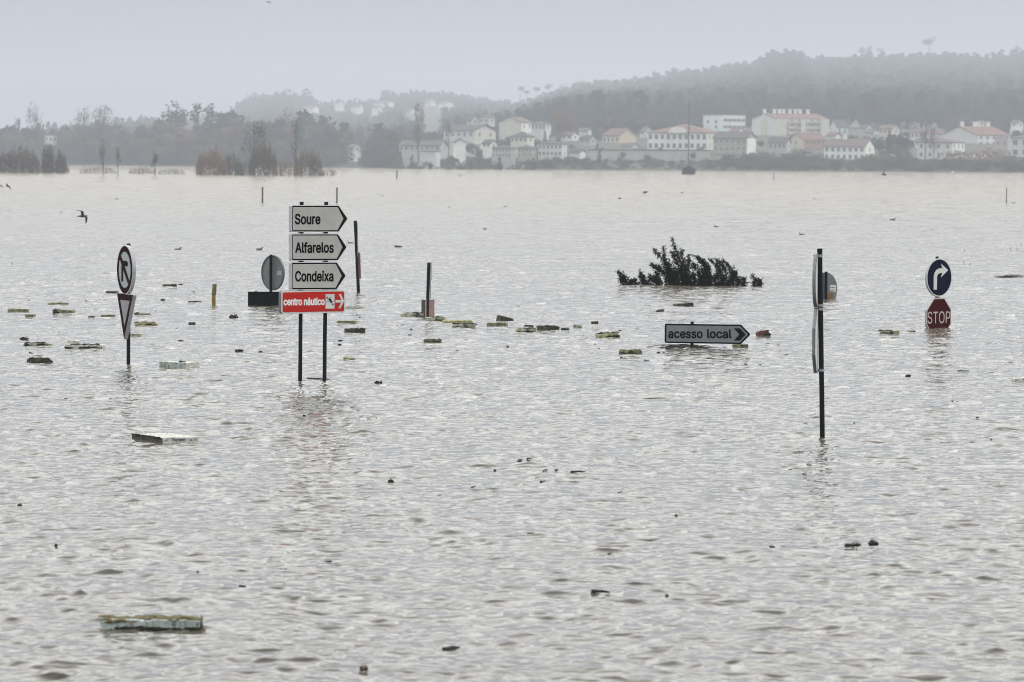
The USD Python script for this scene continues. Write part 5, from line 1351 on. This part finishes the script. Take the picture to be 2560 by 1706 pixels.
# ---- the drifting bush
def float_bush():
    rng = np.random.default_rng(5)
    c = on_water(1700, 714); Y = c[1]; m = Y / F_PX
    t = thing('drifting_bush', 'dark green leafy bush top sticking out of the flood', 'bush', c)
    Z = lambda x, y: (1530 + x / 6.033, 580 + y / 6.033)
    stems = [  # picture positions of the main shoots, root to tip
        [(870, 860), (900, 600), (690, 330), (645, 275)], [(900, 860), (830, 560), (790, 330), (765, 205)], [(820, 860), (760, 600), (640, 520), (585, 475)],
        [(1060, 860), (1060, 560), (960, 260), (880, 65)], [(1100, 860), (1000, 520), (920, 350), (890, 300)], [(1120, 860), (1120, 600), (1060, 350), (1050, 250)],
        [(1180, 860), (1160, 620), (1150, 450), (1160, 400)], [(1300, 860), (1400, 560), (1310, 400), (1110, 330)], [(1380, 850), (1440, 620), (1380, 470), (1240, 370)],
        [(1480, 850), (1600, 620), (1560, 480), (1440, 400)], [(1560, 850), (1720, 640), (1640, 480), (1550, 405)], [(1640, 830), (1830, 660), (1760, 510), (1670, 410)],
        [(1700, 820), (1830, 720), (1840, 640), (1855, 600)], [(1250, 850), (1330, 640), (1240, 520), (1210, 460)], [(700, 850), (640, 740), (580, 680), (560, 640)], [(560, 840), (480, 760), (430, 660), (422, 560)],
        [(620, 840), (520, 770), (470, 700), (460, 650)], [(160, 830), (170, 740), (120, 640), (70, 590)], [(180, 830), (220, 760), (190, 690), (180, 660)], [(330, 815), (300, 780), (310, 750), (320, 735)], [(240, 815), (265, 780), (270, 760), (275, 745)],
        [(380, 815), (370, 780), (350, 740), (340, 725)], [(780, 860), (700, 720), (670, 640), (650, 600)], [(960, 860), (880, 650), (850, 540), (870, 495)], [(1780, 810), (1900, 770), (1900, 710), (1885, 670)], [(1880, 815), (2000, 780), (1990, 720), (1965, 700)],
        [(2110, 810), (2160, 770), (2140, 700), (2090, 655)], [(2180, 815), (2230, 790), (2225, 750), (2220, 725)], [(1420, 850), (1500, 720), (1470, 600), (1470, 520)], [(1000, 860), (960, 720), (950, 600), (940, 540)], [(1200, 860), (1240, 730), (1220, 650), (1200, 600)],
        [(1580, 840), (1660, 720), (1640, 620), (1640, 560)], [(1340, 850), (1400, 740), (1370, 680), (1350, 640)]]
    bars, cen, dirs = [], [], []
    for st in stems:
        dy = rng.normal(0, 0.25)
        k = np.array([at_depth(*Z(x, y), Y) - c for x, y in st]) + [[0, dy * f, 0] for f in (0, 0.5, 0.9, 1.0)]
        k[0, 2] = -0.1
        tt = np.linspace(0, 1, 40)
        from scipy.interpolate import CubicSpline
        pos = CubicSpline([0, 0.38, 0.74, 1.0], k)(tt)
        ln = np.linalg.norm(np.diff(pos, axis=0), axis=1).sum()
        for i in range(0, 39, 3):
            bars.append(tube(pos[i], pos[min(i + 3, 39)], 0.012 * (1.1 - tt[i]), 0.012 * (1.05 - tt[min(i + 3, 39)]), 5, cap=False))
        nb = int(ln / 0.0080) + 4
        for j in range(nb):
            s = rng.uniform(0.02, 1.0) ** 1.15; i = int(s * 38)
            p = pos[i]; fwd = (pos[i + 1] - pos[i]); fwd /= np.linalg.norm(fwd) + 1e-9
            side = np.cross(fwd, rng.normal(size=3)); side /= np.linalg.norm(side) + 1e-9
            d = fwd * rng.uniform(0.3, 1.3) + side * rng.uniform(0.5, 1.1); d /= np.linalg.norm(d)
            l2 = (0.022 + 0.19 * (1 - s) ** 0.9) * rng.uniform(0.3, 1.3)
            bars.append(tube(p, p + d * l2, 0.005, 0.002, 3, cap=False))
            for q in np.arange(0.012, l2 + 0.01, 0.017):
                cen.append(p + d * q + rng.normal(0, 0.022, 3)); dirs.append(d * 0.5 + rng.normal(0, 0.55, 3))
    cen, dirs = np.array(cen), np.array(dirs)
    ok = cen[:, 2] > -0.02
    cen, dirs = cen[ok], dirs[ok]
    n = len(cen)
    d1 = dirs / np.linalg.norm(dirs, axis=1, keepdims=True)
    d2 = np.cross(d1, rng.normal(size=(n, 3))); d2 /= np.linalg.norm(d2, axis=1, keepdims=True)
    s = rng.uniform(0.020, 0.054, (n, 1))
    v = np.stack([cen - d1 * s * 0.3, cen + d1 * s * 0.4 + d2 * s * 0.36, cen + d1 * s * 1.05, cen + d1 * s * 0.4 - d2 * s * 0.36], 1).reshape(-1, 3)
    k = np.arange(n)[:, None] * 4
    part(t, 'branches', cat(bars), M_DRIFT)
    part(t, 'foliage', trimesh.Trimesh(v, np.vstack([k + [[0, 1, 2]], k + [[0, 2, 3]]]), process=False), leaf_mat('dark_glossy_leaves', (0.013, 0.025, 0.005), 0.6))
    print('bush leaves', n)
float_bush()

# ---- birds
import manifold3d as m3
def hull_chain(pts):
    out = None
    sp = [m3.Manifold.sphere(r, 14).scale((1, 1, sz)).translate((x, y, z)) for x, y, z, r, sz in pts]
    for a, b in zip(sp[:-1], sp[1:]):
        h_ = m3.Manifold.batch_hull([a, b])
        out = h_ if out is None else out + h_
    return out
def to_tm(man):
    g = man.to_mesh()
    return trimesh.Trimesh(g.vert_properties[:, :3], g.tri_verts, process=True)
M_GULLW = mat('white_gull_feathers', (0.62, 0.62, 0.60), 0.8, noise=(14.0, 0.2))
M_GULLD = mat('dark_gull_feathers', (0.055, 0.052, 0.045), 0.8, noise=(14.0, 0.4))
M_BEAK = mat('dark_bird_beak', (0.10, 0.05, 0.03), 0.6)
def body(sit):
    """Unit bird, length about 1 along +x (the head end), one continuous surface."""
    if sit:
        ch = [(-0.52, 0, 0.17, 0.02, 0.6), (-0.40, 0, 0.12, 0.06, 0.8), (-0.15, 0, 0.08, 0.135, 0.85), (0.10, 0, 0.07, 0.15, 0.9), (0.24, 0, 0.12, 0.10, 1.0), (0.31, 0, 0.24, 0.065, 1.0), (0.35, 0, 0.33, 0.075, 0.95)]
    else:
        ch = [(-0.55, 0, -0.02, 0.05, 0.3), (-0.40, 0, 0, 0.06, 0.6), (-0.15, 0, 0, 0.11, 0.9), (0.10, 0, 0.0, 0.125, 0.95), (0.28, 0, 0.03, 0.085, 1.0), (0.40, 0, 0.05, 0.075, 1.0)]
    return hull_chain(ch)
def beak(sit):
    return to_tm(hull_chain([(0.40, 0, 0.32, 0.026, 0.9), (0.50, 0, 0.30, 0.008, 1.0)] if sit else [(0.46, 0, 0.05, 0.028, 0.9), (0.58, 0, 0.03, 0.008, 1.0)]))
def wing(joints):
    out = None
    for (p, cp), (q, cq) in zip(joints[:-1], joints[1:]):
        prs = [m3.Manifold.sphere(0.012, 8).translate((p[0] + s * cp, p[1], p[2])) for s in (-0.7, 0.3)] + [m3.Manifold.sphere(0.010, 8).translate((q[0] + s * cq, q[1], q[2])) for s in (-0.7, 0.3)]
        h_ = m3.Manifold.batch_hull(prs)
        out = h_ if out is None else out + h_
    return out
def bird(label, px, py, size_px, Y=None, sit=True, yaw=0.0, roll=0.0, pitch=0.0, up=(0.5, 0.9), dark=True, name='gull'):
    """size_px: length of the body in picture pixels."""
    if sit:
        c = on_water(px, py); Y = c[1]; c[2] = water_level(c[0], c[1])
    else:
        c = at_depth(px, py, Y)
    Lb = size_px * Y / F_PX
    t = thing(name, label, 'bird', c, yaw)
    bm = body(sit)
    if not sit:
        for sgn, k in ((1, up[0]), (-1, up[1])):
            a1, a2 = k, k - 0.9
            j0 = (np.array([0.10, sgn * 0.06, 0.05]), 0.30)
            j1 = (np.array([0.16, sgn * (0.06 + 0.42 * math.cos(a1)), 0.05 + 0.42 * math.sin(a1)]), 0.27)
            j2 = (np.array([0.02, sgn * (0.06 + 0.42 * math.cos(a1) + 0.40 * math.cos(a2)), 0.05 + 0.42 * math.sin(a1) + 0.40 * math.sin(a2)]), 0.18)
            j3 = (np.array([-0.20, sgn * (0.06 + 0.42 * math.cos(a1) + 0.68 * math.cos(a2)), 0.05 + 0.42 * math.sin(a1) + 0.68 * math.sin(a2)]), 0.03)
            bm = bm + wing([j0, j1, j2, j3])
    g = to_tm(bm); b = beak(sit)
    for x in (g, b):
        x.apply_scale(Lb)
        x.apply_transform(trimesh.transformations.euler_matrix(roll, pitch, 0))
    part(t, 'body', g, M_GULLD if dark else M_GULLW, smooth=50)
    part(t, 'beak', b, M_BEAK)
    return t
PI = math.pi
bird('gull flying low over the water at the upper left, wings spread', 206, 541, 27, 150, False, yaw=-0.5, roll=-0.75, up=(0.55, 0.35), dark=True)
bird('tiny dark bird high in the sky at the top left', 672, 6, 9, 260, False, yaw=2.6, up=(0.4, 0.2))
bird('gull flying off the left edge, right one of two', 20, 466, 14, 300, False, yaw=2.7, roll=0.5, up=(0.5, 0.3))
bird('gull wing tip at the very left edge', 0, 464, 12, 300, False, yaw=2.6, roll=0.4, up=(0.5, 0.3))
bird('gull flying with spread wings in front of the far right shore', 2379, 440, 14, 420, False, yaw=-0.9, roll=0.9, up=(0.7, 0.7), dark=False)
bird('gull gliding low left of the one over the far right shore', 2209, 437, 14, 420, False, yaw=-0.6, roll=-0.4, up=(0.6, 0.5))
bird('gull skimming the pale water right of the middle, wings flat', 1613, 481, 16, 330, False, yaw=-0.1, roll=0.0, pitch=0.0, up=(0.25, 0.25))
bird('small gull flying just below the skimming one', 1549, 497, 11, 300, False, yaw=0.2, up=(0.5, 0.4))
bird('faint gull with arched wings near the far water line', 1150, 440, 12, 500, False, yaw=1.3, up=(0.5, 0.5))
bird('black speck of a bird before the olive bushes of the right shore', 2037, 417, 5, 500, False, yaw=1.0, up=(0.3, 0.3))
for lab, px, py, s, yaw, dk in (('gull sitting on the water between the no-turn sign and the round sign back', 445, 624, 20, 0.1, True), ('gull sitting on the water just above the round sign back', 649, 625, 20, 0.1, True),
        ('left one of a pair of small birds above the no-turn sign edge', 260, 683, 9, 0.4, True), ('right one of a pair of small birds above the no-turn sign edge', 269, 684, 9, 0.2, True),
        ('upright grey bird on the water left of the drifting bush', 1507, 670, 15, 0.9, False), ('small bird sitting in the middle of the upper water', 1212, 573, 11, 0.1, True),
        ('dark duck, left one of two close together in the pale water', 1263, 519, 9, 0.2, True), ('smaller dark duck right of the close pair in the pale water', 1278, 523, 6, 0.2, True), ('single dark duck left of the close pair', 1124, 519, 6, 0.3, True), ('single small duck right of the close pair', 1351, 517, 5, 0.3, True),
        ('pale gull on the far water above the striped marker post', 953, 491, 13, 0.1, False), ('dark gull on the water right of the direction signs', 876, 611, 17, PI - 0.2, True),
        ('long dark duck on the water left of the blue disc, upper right', 2232, 551, 16, 0.1, True), ('dark duck right of the drifting bush top', 1790, 568, 13, PI, True), ('duck with a pale breast above the leaning pole', 2004, 588, 15, PI, True),
        ('small gull sitting left of the thin black right post', 2500, 495, 7, PI, True), ('gull sitting right of the thin black right post', 2534, 509, 11, 0.1, True),
        ('small dark duck far out on the right water', 2044, 485, 7, 0.2, True), ('small duck just below left of the far out one', 2035, 498, 8, 0.1, True), ('small dark duck in the pale water left of the right post', 2326, 485, 7, 0.5, True),
        ('tiny duck far out above the drifting bush', 1668, 483, 6, 0.2, True), ('tiny duck right of the skimming gull', 1705, 484, 8, 0.1, True), ('tiny dark duck over the tip of the drifting bush', 1598, 521, 5, 0.2, True),
        ('small dark bird on the water above the no-turn sign', 292, 499, 9, PI - 0.3, True), ('tiny pale bird near the flying gull', 163, 526, 6, 0.3, False), ('tiny bird left of the flying gull', 153, 533, 6, 0.1, True)):
    bird(lab, px, py, s, None, True, yaw, dark=dk)
